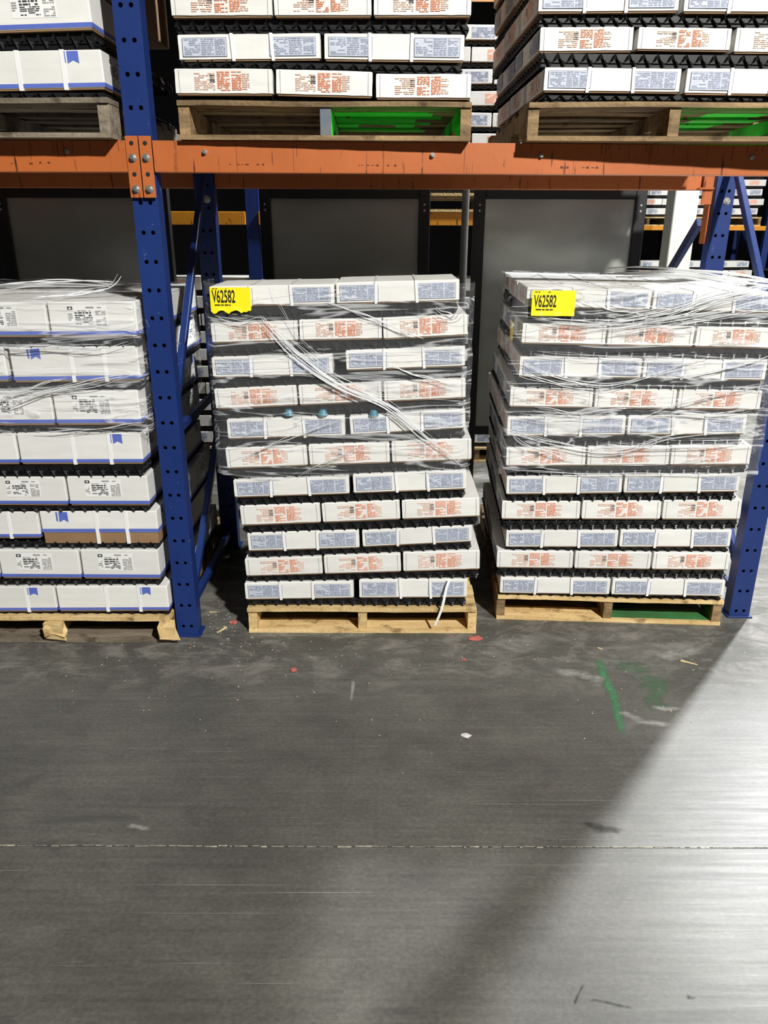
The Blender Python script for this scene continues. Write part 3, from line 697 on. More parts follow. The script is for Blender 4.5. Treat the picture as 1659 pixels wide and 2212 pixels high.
ORD = ['lowest', 'second', 'third', 'fourth', 'fifth', 'sixth', 'seventh', 'eighth', 'ninth', 'tenth', 'eleventh']
def stack(rows, protos, a, b, word, where, tray_z, tall=False, parity=0, side='', deep=None, full_top=True, total=None, bottomname='lowest'):
    """rows from the bottom; a + b*x is the front plane; side: which hidden-side columns are built"""
    n = len(rows); d = Vector((-b, 1, 0)).normalized()
    dw, dn = (0.345, 0.49)
    for i, row in enumerate(rows):
        jy = random.uniform(-.010, .010)
        lf = (len(row) == 2) if not tall else (row[0][1] - row[0][0] > 0.42)
        top = i == n - 1 and full_top
        lay = 'top' if i == n - 1 and word in ('centre stack', 'right stack', 'left stack') else ORD[i]
        cnt = len(row)
        for q, (x0, x1, z0, z1, h) in enumerate(row):
            P0 = Vector((x0, a + b * x0 + jy, z0)); P1 = Vector((x1, a + b * x1 + jy, z1))
            pos = (('left', 'right') if cnt == 2 else ('left', 'middle', 'right') if cnt == 3 else ('right',))[q]
            pr = 'blue panels' if (lf and not tall) else 'orange print' if not tall else 'blue pennant' if lf else 'white label'
            pr2 = pr if not (tall and i == 2 and q == cnt - 1 and word == 'left stack') else 'lid above brown tray'
            lb = f'white carton with {pr2}, {pos} front in {lay} layer of the {where} stack'
            drop = () if lf else ('strap',)
            proto = random.choice(protos)
            if tall and lf: proto = (TALL_OPEN if i == 2 and q == cnt - 1 and word == 'left stack' else protos[1]) if i in (2, 6) else protos[0]
            eL, eR = q == 0, q == cnt - 1
            sides = (['-X'] * eL + ['+X'] * eR) if lf else (['+Y'] * eL + ['-Y'] * eR)
            front = ['-Y'] if lf else ['-X']
            put_carton(proto, P0, P1, h, lf, lb, f'{word} cartons', d, 0, drop, front + sides)
            want = top or (q == 0 and 'l' in side) or (q == cnt - 1 and 'r' in side and not (i == n - 1 and word == 'centre stack'))
            if want:
                for kx in range(1, 3 if lf else 2):
                    bk = kx * (dw if lf else dn); jx = random.uniform(-.006, .006)
                    off = d * 0
                    lb = f'white carton {["", "one", "two"][kx]} behind the {pos} front one, {lay} layer, {where} stack'
                    put_carton(random.choice(protos), P0 + Vector((jx, 0, 0)), P1 + Vector((jx, 0, 0)), h, lf, lb, f'{word} cartons', d, bk + .004 * kx, drop, sides)
        # spacer below this row
        fx0, fx1 = row[0][0] + .004, row[-1][1] - .004
        if tall: fx0 = fx1 - 1.0
        zb0 = tray_z if i == 0 else prevtop[0]; zb1 = tray_z if i == 0 else prevtop[1]
        g = ((row[0][2] - zb0) + (row[-1][3] - zb1)) / 2
        if g > .006:
            put_spacer((fx0, a + b * fx0, zb0 + .0005), (fx1, a + b * fx1, zb1 + .0005), max(.01, g - .001), d,
                       f'black moulded plastic spacer under the {lay} layer of cartons in the {where} stack', f'{word} spacers', inset=.002 + random.uniform(-.004, .008))
        prevtop = (row[0][2] + row[0][4], row[-1][3] + row[-1][4])
random.seed(11)
stack(ROWS_CENTRE, FLAT, .05, 0, 'centre stack', 'centre', .1225, side='r', full_top=False)
stack(ROWS_RIGHT, FLAT, A_R, B_R, 'right stack', 'right', .1225, side='l')
stack(ROWS_LEFT, TALL, -.025, 0, 'left stack', 'left', .1225, tall=True, side='r')
stack(ROWS_UPPER_CENTRE, FLAT, -.01, 0, 'upper middle stack', 'upper middle', 2.1025, full_top=False, side='r')
ur = ROWS_UPPER_RIGHT
for k in range(4):   # the layers above the frame, seen from their left side
    z = 2.492 + k * .120
    ur.append([(.505, .841, z, z, .08), (.85, 1.17, z, z, .08), (1.18, 1.505, z, z, .08)] if k % 2 == 0 else [(.505, .98, z, z, .08), (.99, 1.47, z, z, .08)])
stack(ur, FLAT, -.005, .018, 'upper right stack', 'upper right', 2.1025, full_top=False, side='l')
ROWS_UPPER_LEFT[0].insert(0, (-1.965, -1.482, 2.122, 2.127, .119)); ROWS_UPPER_LEFT[1].insert(0, (-1.650, -1.316, 2.296, 2.300, .126))
stack(ROWS_UPPER_LEFT, TALL, -.01, 0, 'upper left stack', 'upper left', 2.1025, tall=True, full_top=False)

def light_blocker(x0, x1, y0, y1, z0, z1, label):  # unseen block added in place of upper layers to stop lamp light
    e = tag(empty('light_blocker', ((x0 + x1) / 2, y0, z0)), label, 'box'); w = (x1 - x0) / 2
    mb = MB(); mb.box(-w, w, 0, y1 - y0, 0, z1 - z0, 'kraft'); mb.build('body', e, bevel=.004)
    mb = MB(); mb.box(-w - .006, w + .006, -.006, y1 - y0 + .006, z1 - z0 - .08, z1 - z0 + .004, 'kraft'); mb.build('lid', e, bevel=.003)
light_blocker(-.71, .28, .01, 1.02, 2.436, 3.75, 'unseen light-blocking brown box added on top of the upper middle stack, above the frame')
light_blocker(-1.93, -.98, .01, 1.02, 2.446, 3.75, 'unseen light-blocking brown box added on top of the upper left stack, above the frame')
light_blocker(.51, 1.49, .01, 1.02, 2.98, 3.75, 'unseen light-blocking brown box added on top of the upper right stack, above the frame')

# ------------------------------------------------------------------ steel sheets behind the bays
def sheet_panel(x0, x1, y, label, hgt=1.838):
    e = tag(empty('steel_sheet_screen', ((x0 + x1) / 2, y, 0)), label, 'metal screen', 'steel sheet screens behind the rack')
    w = (x1 - x0) / 2
    mb = MB(); n = 14
    for i in range(n):
        for j in range(n):
            def P(i, j):
                u, v = i / n, j / n
                return (-w + 2 * w * u, 0.006 * math.sin(5 * u + 3 * v + x0) * math.sin(3.1 * v) + 0.004 * math.sin(9 * u * v), 0.55 + (hgt - .55) * v)
            mb.face([P(i, j), P(i + 1, j), P(i + 1, j + 1), P(i, j + 1)], 'sheet')
    o = mb.build('steel_sheet', e, smooth=True)
    bm_w = 0.062
    for s in (-1, 1):
        b = MB(); xx = s * (w + bm_w / 2); b.box(xx - bm_w / 2, xx + bm_w / 2, -0.02, 0.03, 0, hgt + .06, 'black_steel'); p = b.build('frame_post', e, bevel=0.003)
        for z in (hgt - .03, hgt - .06):
            b = MB(); b.cyl((xx, -0.02, z), (0, -1, 0), 0.006, 0.004, 'steel', 8); b.build('bolt', p)
    b = MB(); b.box(-w, w, -0.02, 0.03, hgt, hgt + .06, 'black_steel'); b.build('top_rail', e, bevel=0.003)
    b = MB(); b.box(-w, w, -0.01, 0.03, 0.50, 0.55, 'black_steel'); b.build('bottom_rail', e, bevel=0.003)
    return e
sheet_panel(-2.095, -1.26, 1.60, 'grey steel sheet in black frame behind the left bay, above the left stack')
sheet_panel(-0.632, 0.188, 1.60, 'dark steel sheet in black frame behind the top of the centre stack')
sheet_panel(0.556, 1.384, 1.60, 'light steel sheet in black frame behind the top of the right stack')
mb = MB(); mb.cyl((0.462, 1.75, 0), (0, 0, 1), 0.021, 1.96, 'grey_pipe', 16); o = mb.build('vertical_pipe', smooth=False)
tag(o, 'grey vertical pipe in the gap between the two steel sheet screens', 'pipe')

# ------------------------------------------------------------------ second rack row, behind
YB = 2.62
def far_upright(x, y, label, m='blue', top=4.4, d=1.0):
    e = tag(empty('rack_upright', (x, y, 0)), label, 'rack upright')
    for yy in (0, d):
        b = MB(); b.box(-.045, .045, yy, yy + .003, 0, top, m); b.box(-.045, -.042, yy, yy + .07, 0, top, m); b.box(.042, .045, yy, yy + .07, 0, top, m); b.build('post', e)
    for i in range(5):
        z = .3 + i * .75; a, c = ((.1, d) if i % 2 else (d, .1))
        b = MB(); b.bar((0, a, z), (0, c, z + .7), .035, .03, m, up=(1, 0, 0)); b.build('diagonal_brace', e)
    return e
far_upright(-0.905, YB, 'dark blue upright of the rack behind, left of the middle steel screen')
far_upright(1.60, YB, 'blue upright of the rack behind, hidden mostly by the right steel screen')
def far_beam(x0, x1, y, zt, label, m='yellow_beam', h=.085):
    b = MB(); b.box(x0, x1, y - .02, y + .03, zt - h, zt, m); o = b.build('rack_beam', bevel=.003); return tag(o, label, 'rack beam')
far_beam(-0.86, 1.555, YB, 1.785, 'yellow beam of the rack behind, seen between the steel screens')
far_beam(-3.3, -0.95, YB, 1.785, 'yellow beam of the rack behind, left of its blue upright')
far_beam(-0.86, 1.555, YB, 3.10, 'high yellow brown beam at the top gap between the upper stacks')
def far_pallet(x, y, z, label):
    e = tag(empty('wooden_pallet', (x, y, z)), label, 'pallet')
    for nm, a, c in (('top_board', .10, .117), ('bottom_board', 0, .016)):
        for i in range(3 if nm == 'top_board' else 2):
            yy = (0, .5, 1.0)[i] if nm == 'top_board' else (0, 1.0)[i]
            b = MB(); b.box(0, 1.01, yy, yy + .14, a, c, 'wood'); b.build(nm, e)
    for xx in (0, .486, .972):
        b = MB(); b.box(xx, xx + .038, .005, 1.13, .016, .10, 'wood_old'); b.build('stringer', e)
    return e
def simple_carton(w, kind):
    mb = MB(); mb.box(-w / 2, w / 2, 0, .34, 0.004, .085, 'card')
    mb.box(-w / 2 + .004, w / 2 - .004, .004, .336, 0, .004, 'kraft')
    o = bpy.data.objects.new('carton', mb.mesh('carton')); md = o.modifiers.new('bevel', 'BEVEL'); md.width = .003
    rects = ((-.21, -.08), (.07, .21)) if kind == 0 else ((-.06, .07),)
    for a, c in rects:
        mb = MB(); mb.face([(a - .004, -.0005, .014), (c + .004, -.0005, .014), (c + .004, -.0005, .074), (a - .004, -.0005, .074)], 'blue_tint' if kind == 0 else 'red_tint')
        text_block(mb, lambda m_, p, q, r, t, k: m_.face([(p, -.0008, r), (q, -.0008, r), (q, -.0008, t), (p, -.0008, t)], k), a, c, .018, .07, 6, 'blue_ink' if kind == 0 else 'red_ink', 5, .85)
        k = bpy.data.objects.new('printed_panel', mb.mesh('printed_panel')); k.parent = o
    return o
SC = [simple_carton(.478, 0), simple_carton(.33, 1)]
def far_stack(x, y, z, rows, where, grp, start=0, sp=True):
    for i in range(rows):
        kind = (i + start) % 2; n, w = (2, .49) if kind == 0 else (3, .34); zz = z + .030 + i * .124; j = random.uniform(-.02, .02)
        lay = ORD[i]
        for q in range(n):
            o = SC[kind].copy(); COL.objects.link(o); o.location = (x + j + w * (q + .5), y + random.uniform(-.006, .006), zz); o.rotation_euler = (0, random.uniform(-.012, .012), 0)
            for ch in SC[kind].children: k = ch.copy(); COL.objects.link(k); k.parent = o
            tag(o, f'small white carton, {["left", "middle", "right"][q] if n == 3 else ["left", "right"][q]} in {lay} layer, {where}', 'carton', grp)
        if sp:
            s = bpy.data.objects.new('plastic_spacer', SPF); COL.objects.link(s); s.location = (x + .5 + j, y + .01, zz - .0275)
            tag(s, f'black spacer under {lay} layer, {where}', 'spacer', grp + ' spacers')
mb = MB(); mb.box(-.485, .485, 0, .98, 0.006, .020, 'spacer')
for i in range(19):
    x = -.475 + i * .0515; mb.face([(x - .014, 0, .0), (x + .014, 0, .0), (x + .008, 0, .027), (x - .008, 0, .027)], 'spacer')
SPF = mb.mesh('plastic_spacer')
random.seed(21)
for x, wh in ((-1.99, 'rear rack left'), (0.205, 'rear rack right')):
    far_pallet(x, YB + .04, 0, f'dim pallet on the floor, {wh} bay')
    far_stack(x, YB + .05, .117, 10, f'floor stack, {wh}', f'{wh} floor cartons')
far_pallet(0.215, YB - .03, 1.787, 'pale pallet on the yellow beam in the gap between steel screens')
far_stack(0.22, YB, 1.904, 8, 'stack above yellow beam behind', 'rear upper cartons', start=1)

# ------------------------------------------------------------------ far side of the next aisle
YF = 8.6
for i, x in enumerate((3.10, 5.42)):
    far_upright(x, YF - .05, ['distant blue upright left of the cream column', 'distant blue upright near the right edge'][i], top=3.2)
far_beam(3.15, 5.37, YF - .05, 1.70, 'distant yellow beam under the far stacks at the right', h=.06)
for x, wh in ((3.20, 'far left'), (4.28, 'far right')):
    far_pallet(x, YF - .06, 1.70, f'distant pallet on the yellow beam, {wh} stack')
    far_stack(x, YF, 1.817, 5, f'{wh} upper stack beyond aisle', f'{wh} upper cartons')
    far_pallet(x, YF - .02, 0, f'distant pallet on the floor, {wh} stack')
    far_stack(x, YF, .117, 9, f'{wh} floor stack beyond aisle', f'{wh} floor cartons')
far_pallet(5.33, 7.75, 1.68 - 1.68, 'distant pallet on the floor beyond the rear right upright')
far_stack(5.33, 7.78, .117, 9, 'nearest far floor stack, right', 'right far cartons')
mb = MB(); mb.box(3.50, 3.79, 7.0, 7.3, 0, 6, 'column'); mb.box(3.46, 3.83, 6.96, 7.34, 0, .03, 'column'); o = mb.build('support_column', bevel=.01); tag(o, 'cream painted building column beyond the rack at the right', 'column')

# ------------------------------------------------------------------ stretch film
def film(name, label, path, z0, z1, m, seed, amp=.005, hem=.02):
    """clear film sheet; path = plan points, z0/z1 lower/upper hem"""
    e = tag(empty(name, (path[len(path) // 2][0], path[len(path) // 2][1], z0)), label, 'plastic wrap', 'stretch wrap on the stacks')
    o0 = Vector(e.location)
    P = []
    for (a, b) in zip(path[:-1], path[1:]):
        a, b = Vector(a), Vector(b); n = max(2, int((b - a).length / .022))
        for i in range(n): P.append((a.lerp(b, i / n), (b - a).normalized()))
    P.append((Vector(path[-1]), (Vector(path[-1]) - Vector(path[-2])).normalized()))
    nz = 44; mb = MB(); k = mb.mi(m)
    for i, (p, t) in enumerate(P):
        nrm = Vector((t.y, -t.x))
        lo = z0 + hem * noise.noise(Vector((i * .09, seed, 0))) * 2; hi = z1 + hem * .4 * noise.noise(Vector((i * .13, seed, 5)))
        for j in range(nz + 1):
            z = lo + (hi - lo) * j / nz
            d = amp * noise.noise(Vector((i * .05 + z * 3, z * 16 - i * .06, seed))) + amp * .5 * noise.noise(Vector((i * .16, z * 45 + i * .11, seed + 4)))
            q = p + nrm * d; mb.v.append((q.x - o0.x, q.y - o0.y, z - o0.z))
    for i in range(len(P) - 1):
        for j in range(nz):
            a = i * (nz + 1) + j; mb.f.append((a, a + nz + 1, a + nz + 2, a + 1)); mb.m.append(k)
    mb.build('film_sheet', e, smooth=True)
    return e
def pleat(e, pts, strands, spread, w, seed, fan=0.0, dy=-0.006):
    """bundle of gathered film running along pts"""
    rr = random.Random(seed); o0 = Vector(e.location); pts = [Vector(p) + Vector((0, dy, 0)) for p in pts]
    L_ = [0]
    for a, b in zip(pts[:-1], pts[1:]): L_.append(L_[-1] + (b - a).length)
    def at(t):
        d = t * L_[-1]
        for i in range(len(pts) - 1):
            if d <= L_[i + 1] or i == len(pts) - 2:
                f = (d - L_[i]) / (L_[i + 1] - L_[i]); 
                p0 = pts[max(0, i - 1)]; p1 = pts[i]; p2 = pts[i + 1]; p3 = pts[min(len(pts) - 1, i + 2)]
                return 0.5 * ((2 * p1) + (-p0 + p2) * f + (2 * p0 - 5 * p1 + 4 * p2 - p3) * f * f + (-p0 + 3 * p1 - 3 * p2 + p3) * f ** 3)
    for s in range(strands):
        off = rr.uniform(-1, 1) * spread; t0 = rr.uniform(0, .15) if s else 0; t1 = 1 - (rr.uniform(0, .25) if s else 0); ph = rr.uniform(0, 6); ww = w * rr.uniform(.35, 1.2)
        mb = MB(); k = mb.mi('pleat'); n = 26
        for i in range(n + 1):
            t = t0 + (t1 - t0) * i / n; p = at(t); p2 = at(min(1, t + .01)); p1 = at(max(0, t - .01)); d = (p2 - p1).normalized()
            nr = Vector((-d.z, 0, d.x))
            if nr.length < .01: nr = Vector((0, 0, 1))
            nr.normalize()
            o = off * (1 + fan * abs(t - .6) * 2) + .003 * math.sin(t * 14 + ph)
            hw = ww * (0.35 + .65 * math.sin(math.pi * min(1, max(0, (i + .4) / (n + .8)))))
            c = p + nr * o - o0; a = ww * .5
            mb.v += [tuple(c - nr * hw / 2), tuple(c + Vector((0, -a * .6, 0))), tuple(c + nr * hw / 2), tuple(c + Vector((0, a * .3, 0)))]
        for i in range(n):
            for q in range(4):
                b = (q + 1) % 4; mb.f.append((i * 4 + q, i * 4 + b, i * 4 + 4 + b, i * 4 + 4 + q)); mb.m.append(k)
        mb.build('film_pleat', e, smooth=True)
fc = film('stretch_wrap', 'clear stretch film with long diagonal pleats round the upper centre stack', [(-.682, .22), (-.69, .05), (-.66, .030), (.31, .030), (.345, .06), (.345, .22)], .735, 1.50, 'film_a', 3)
CY = [[(-0.476, 0.030, 1.372), (-0.345, 0.030, 1.23), (-0.166, 0.030, 1.103), (0.018, 0.030, 1.023), (0.169, 0.030, 0.896), (0.305, 0.030, 0.792)],
      [(-0.456, 0.030, 1.345), (-0.238, 0.030, 1.167), (-0.056, 0.030, 1.075), (0.131, 0.030, 0.953)],
      [(-0.231, 0.030, 1.423), (-0.126, 0.030, 1.394), (0.017, 0.030, 1.341), (0.146, 0.030, 1.285)],
      [(0.014, 0.030, 1.186), (0.127, 0.030, 1.15), (0.284, 0.030, 1.11)],
      [(-0.627, 0.030, 0.795), (-0.434, 0.030, 0.874), (-0.281, 0.030, 0.933), (-0.149, 0.030, 0.972)],
      [(-0.363, 0.030, 0.736), (-0.209, 0.030, 0.806), (-0.056, 0.030, 0.885)],
      [(-0.43, 0.030, 1.50), (-0.408, 0.030, 1.431), (-0.342, 0.030, 1.31), (-0.201, 0.030, 1.167)],
      [(-0.66, 0.030, 1.375), (-0.56, 0.030, 1.352), (-0.43, 0.030, 1.37)], [(0.19, 0.03, 1.40), (0.26, 0.03, 1.375), (0.31, .03, 1.41)]]
for i, (p, a) in enumerate(zip(CY, ((9, .022, .0048), (5, .016, .003), (3, .006, .004), (3, .007, .0038), (3, .008, .003), (3, .008, .003), (2, .006, .002), (4, .012, .003), (4, .014, .003)))):
    pleat(fc, p, a[0], a[1], a[2], 50 + i, fan=.5 if i < 2 else 0)
fy = lambda x, o=.02: A_R + B_R * x - o
fr_ = film('stretch_wrap', 'clear crumpled stretch film round the upper right stack, pleats crossing its front', [(.63, 1.1), (.53, .6), (.492, .2), (.505, fy(.50)), (1.565, fy(1.565)), (1.588, .14), (1.63, .7), (1.65, 1.1)], .715, 1.49, 'film_b', 8, amp=.007)
RY = [[(0.732, 1.47), (0.854, 1.409), (1.037, 1.379)], [(1.56, 1.50), (1.276, 1.448), (1.125, 1.39), (0.825, 1.338)], [(1.489, 1.423), (1.217, 1.368), (0.864, 1.317)],
      [(0.543, 1.188), (0.659, 1.141), (0.886, 1.095), (1.067, 1.135), (1.32, 1.216)], [(0.509, 1.15), (0.699, 1.106), (0.868, 1.089)], [(0.613, 0.999), (0.823, 0.973), (0.952, 1.004)],
      [(1.51, 1.107), (1.263, 1.047), (1.085, 0.986)], [(0.51, 0.898), (0.719, 0.852), (0.972, 0.817), (1.191, 0.89), (1.468, 0.915)], [(0.52, 0.90), (0.60, 0.84), (0.821, 0.783)], [(1.54, 1.218), (1.356, 1.161), (1.177, 1.131)],
      [(0.56, 1.37), (0.8, 1.345), (1.1, 1.36)], [(.6, 1.225), (.9, 1.205), (1.3, 1.2)], [(1.1, .99), (1.35, .985), (1.54, 1.02)], [(.56, .965), (.75, .955), (.95, .965)], [(.9, .85), (1.2, .84), (1.5, .87)], [(1.1, 1.37), (1.3, 1.44), (1.5, 1.49)], [(.56, .73), (.9, .722), (1.4, .735)]]
for i, p in enumerate(RY):
    k = ((3, .012, .004), (8, .028, .0045), (7, .022, .004), (5, .010, .0035), (4, .010, .0035), (4, .01, .003), (3, .009, .003), (5, .012, .0032), (4, .008, .003), (4, .008, .0032), (6, .012, .003), (4, .01, .0025), (5, .012, .0028), (5, .014, .003), (5, .012, .0028), (6, .02, .004), (4, .008, .0025))[i]
    pleat(fr_, [(x, fy(x, .022), z) for x, z in p], k[0], k[1], k[2], 80 + i)
# film drawn over the top of the right stack
mb = MB(); kk = mb.mi('film_b'); nx, ny = 44, 30
for j in range(ny + 1):
    for i in range(nx + 1):
        u, v = i / nx, j / ny; x = .545 + 1.05 * u; y = fy(x) + 1.03 * v; x += .055 * v
        z = 1.481 - .006 * u + .010 * noise.noise(Vector((x * 8, y * 14, 2))) + .006 * noise.noise(Vector((x * 24, y * 30, 7)))
        mb.v.append((x - fr_.location.x, y - fr_.location.y, z - fr_.location.z))
for j in range(ny):
    for i in range(nx): a = j * (nx + 1) + i; mb.f.append((a, a + 1, a + nx + 2, a + nx + 1)); mb.m.append(kk)
mb.build('film_top', fr_, smooth=True)
pleat(fr_, [(1.0, .75, 1.492), (1.25, .6, 1.50), (1.45, .38, 1.487), (1.6, .15, 1.468)], 7, .03, .010, 130)
pleat(fr_, [(.62, .45, 1.482), (.8, .3, 1.486), (1.0, .25, 1.480)], 4, .03, .004, 131)
fl_ = film('stretch_wrap', 'clear stretch film sagging over the top three layers of the left stack', [(-2.0, -.045), (-.94, -.045), (-.921, -.02), (-.921, .5), (-.925, .9)], .935, 1.44, 'film_a', 12, amp=.006)
for i, (p, a) in enumerate(zip([[(-1.499, 1.033), (-1.309, 1.097), (-1.124, 1.143), (-0.943, 1.168)], [(-1.495, 1.061), (-1.361, 1.11), (-1.212, 1.152)], [(-1.281, 1.28), (-1.108, 1.263), (-0.94, 1.293)], [(-1.369, 0.941), (-1.149, 0.951), (-0.94, 0.98)], [(-1.452, 1.097), (-1.162, 1.121), (-0.933, 1.179)], [(-1.5, 1.27), (-1.3, 1.275), (-1.1, 1.28)]],
                               ((4, .008, .004), (4, .008, .003), (3, .006, .0025), (3, .006, .003), (4, .012, .0025), (5, .01, .003)))):
    pleat(fl_, [(x, -.047, z) for x, z in p], *a, 160 + i)
mb = MB(); kk = mb.mi('film_a'); nx, ny = 36, 24
for j in range(ny + 1):
    for i in range(nx + 1):
        u, v = i / nx, j / ny; x = -1.96 + 1.03 * u; y = -.04 + 1.0 * v; z = 1.442 + .012 * noise.noise(Vector((x * 8, y * 12, 4))) + .006 * noise.noise(Vector((x * 26, y * 26, 9)))
        mb.v.append((x - fl_.location.x, y - fl_.location.y, z - fl_.location.z))
for j in range(ny):
    for i in range(nx): a = j * (nx + 1) + i; mb.f.append((a, a + 1, a + nx + 2, a + nx + 1)); mb.m.append(kk)
mb.build('film_top', fl_, smooth=True)
pleat(fl_, [(-1.34, .05, 1.447), (-1.2, .10, 1.455), (-1.08, .12, 1.475), (-1.03, .14, 1.52)], 3, .008, .006, 190)
pleat(fl_, [(-1.6, .25, 1.45), (-1.3, .35, 1.462), (-1.0, .3, 1.45)], 5, .04, .005, 191)

# ------------------------------------------------------------------ yellow number labels
def text_obj(txt, size, mname, parent, loc, name, xs=1.0):
    c = bpy.data.curves.new('t', 'FONT'); c.body = txt; c.size = size; c.extrude = 0.0002; c.offset = size * .02
    t = bpy.data.objects.new('t', c); COL.objects.link(t); bpy.context.view_layer.update()
    me = bpy.data.meshes.new_from_object(t.evaluated_get(bpy.context.evaluated_depsgraph_get())); bpy.data.objects.remove(t)
    me.materials.clear(); me.materials.append(M[mname]); me.name = name
    o = bpy.data.objects.new(name, me); COL.objects.link(o); o.parent = parent; o.location = loc; o.rotation_euler = (R(90), 0, 0); o.scale = (xs, 1, 1)
    return o
def number_label(x0, z1, w, h, y, rz, label, ragged, seed):
    e = tag(empty('paper_label', (x0, y, z1), rz), label, 'label', 'yellow number labels')
    mb = MB(); n = 16; k = mb.mi('yellow'); rr = random.Random(seed)
    for i in range(n + 1):
        x = w * i / n; b = -h - (ragged * (.4 + .6 * math.sin(i * 1.1)) * rr.uniform(.3, 1) if ragged else 0)
        for j, zz in enumerate((0, -h * .5, -h * .85, b)):
            mb.v.append((x, -.0015 - (.004 * math.sin(i * .5) ** 2 if j == 3 else 0), zz)); mb.v.append((x, -.0005 - (.004 * math.sin(i * .5) ** 2 if j == 3 else 0), zz))
    for i in range(n):
        for j in range(3):
            a = i * 8 + j * 2; mb.f.append((a + 2, a + 10, a + 8, a)); mb.m.append(k); mb.f.append((a + 1, a + 9, a + 11, a + 3)); mb.m.append(k)
    mb.build('paper', e)
    return e
def number_print(e, w, h):
    text_obj('V62582', .064, 'black_txt', e, (w * .05, -.0022, -h * .64), 'printed_number', .44)
    mb = MB(); mb.face([(w * .05, -.0019, -h * .82), (w * .52, -.0019, -h * .82), (w * .52, -.0019, -h * .02), (w * .05, -.0019, -h * .02)], 'yellow'); f = lambda m_, p, q, r, t, k: m_.face([(p, -.0022, r), (q, -.0022, r), (q, -.0022, t), (p, -.0022, t)], k)
    text_block(mb, f, w * .06, w * .42, -h * .09, -h * .03, 1, 'black_txt', 4, .8); text_block(mb, f, w * .1, w * .5, -h * .80, -h * .71, 1, 'black_txt', 6, .85)
    mb.build('fine_print', e)
M['black_txt'] = mat('black_number_ink', (0.015, 0.015, 0.015, 1), .5)
e = number_label(-.659, 1.482, .153, .085, .018, 0, 'yellow paper label V62582 with torn lower edge on the centre stack', .014, 1); number_print(e, .153, .085)
e = number_label(.577, 1.466, .168, .096, fy(.577, .034), R(-3.1), 'yellow paper label V62582 on the front of the right stack', 0, 2); number_print(e, .168, .096)
e = number_label(.560, 1.345, .12, .075, .30, R(-93.1), 'yellow paper label folded on the left side of the right stack', 0, 3)
e.location = (.528, .30, 1.335)

# teal cups showing in the spacer under the eighth layer of the centre stack
for x in (-.385, -.248, -.043):
    b = MB(); b.cyl((x, .055, .985), (0, 0, 1), .022, .022, 'teal', 14, .012); o = b.build('spacer_cup'); tag(o, f'teal plastic cup showing between seventh and eighth layers, {["leftmost","middle","rightmost"][(-.385,-.248,-.043).index(x)]} of three', 'cup', 'teal cups in the centre stack')

# loose strap hanging down the front of the centre pallet
P = [(.285, .035, .262), (.270, .026, .225), (.262, .015, .16), (.245, .012, .10), (.226, .016, .047)]
mb = MB(); k = mb.mi('strap')
for (x, y, z) in P: mb.v += [(x - .006, y, z), (x + .006, y - .001, z), (x + .006, y + .0005, z), (x - .006, y + .0015, z)]
for i in range(len(P) - 1):
    for q in range(4): b = (q + 1) % 4; mb.f.append((i * 4 + q, i * 4 + b, i * 4 + 4 + b, i * 4 + 4 + q)); mb.m.append(k)
o = mb.build('loose_strap', smooth=False); sd = o.modifiers.new('s', 'SUBSURF'); sd.levels = sd.render_levels = 2
tag(o, 'loose white strap hanging over the front of the centre pallet', 'strap')

# ------------------------------------------------------------------ litter and marks on the slab
def scrap(name, x, y, s, m, label, cat, seed, el=1.0, rz=0.0, hgt=.35, group=None):
    rr = random.Random(seed); mb = MB(); k = mb.mi(m); n = 9
    top = [(math.cos(2 * math.pi * i / n) * s * rr.uniform(.55, 1) * el, math.sin(2 * math.pi * i / n) * s * rr.uniform(.5, 1), s * hgt * rr.uniform(.1, .8)) for i in range(n)]
    mb.v = [(0, 0, s * hgt)] + top + [(a * .9, b * .9, 0) for a, b, c in top]
    for i in range(n):
        j = (i + 1) % n; mb.f += [(0, 1 + i, 1 + j), (1 + i, 1 + n + i, 1 + n + j, 1 + j)]; mb.m += [k, k]
    mb.f.append(tuple(1 + n + i for i in reversed(range(n)))); mb.m.append(k)
    o = mb.build(name); o.location = (x, y, .0002); o.rotation_euler = (0, 0, rz); return tag(o, label, cat, group)
scrap('paper_scrap', -.685, .123, .026, 'red_paper', 'red torn paper scrap beside the left end of the centre pallet', 'scrap', 1)
scrap('paper_scrap', .404, -.017, .030, 'red_paper', 'largest red paper scrap, in front of the centre pallet right corner', 'scrap', 2, el=1.2)
scrap('paper_scrap', -.366, -.275, .020, 'red_paper', 'red scrap on open floor below the centre pallet left half', 'scrap', 3)
scrap('paper_scrap', .338, -.189, .014, 'red_paper', 'small red scrap on floor between centre pallet and open floor', 'scrap', 4)
scrap('paper_scrap', .30, .005, .007, 'red_paper', 'tiny red scrap touching the foot of the centre pallet', 'scrap', 5)
scrap('paper_scrap', .295, -.70, .018, 'white_paper', 'white paper scrap alone on the open floor', 'scrap', 6, el=1.3)
def splinter(x, y, l, w, rz, label):
    mb = MB(); mb.box(-l / 2, l / 2, -w / 2, w / 2, 0, w * .6, 'splinter', j=w * .25); o = mb.build('wood_splinter'); o.location = (x, y, .001 + w * .1); o.rotation_euler = (0, 0, rz); tag(o, label, 'splinter')
splinter(-.723, .046, .055, .010, R(55), 'pale wood splinter beside the foot of the left upright')
splinter(1.270, -.212, .066, .006, R(-32), 'long thin wood splinter on the floor below the right pallet')
splinter(-.80, .22, .035, .004, R(5), 'thin wood splinter in the gap behind the left upright')
splinter(.93, -.10, .02, .006, R(-25), 'short wood chip on the floor before the right pallet')
random.seed(77); mb = MB()
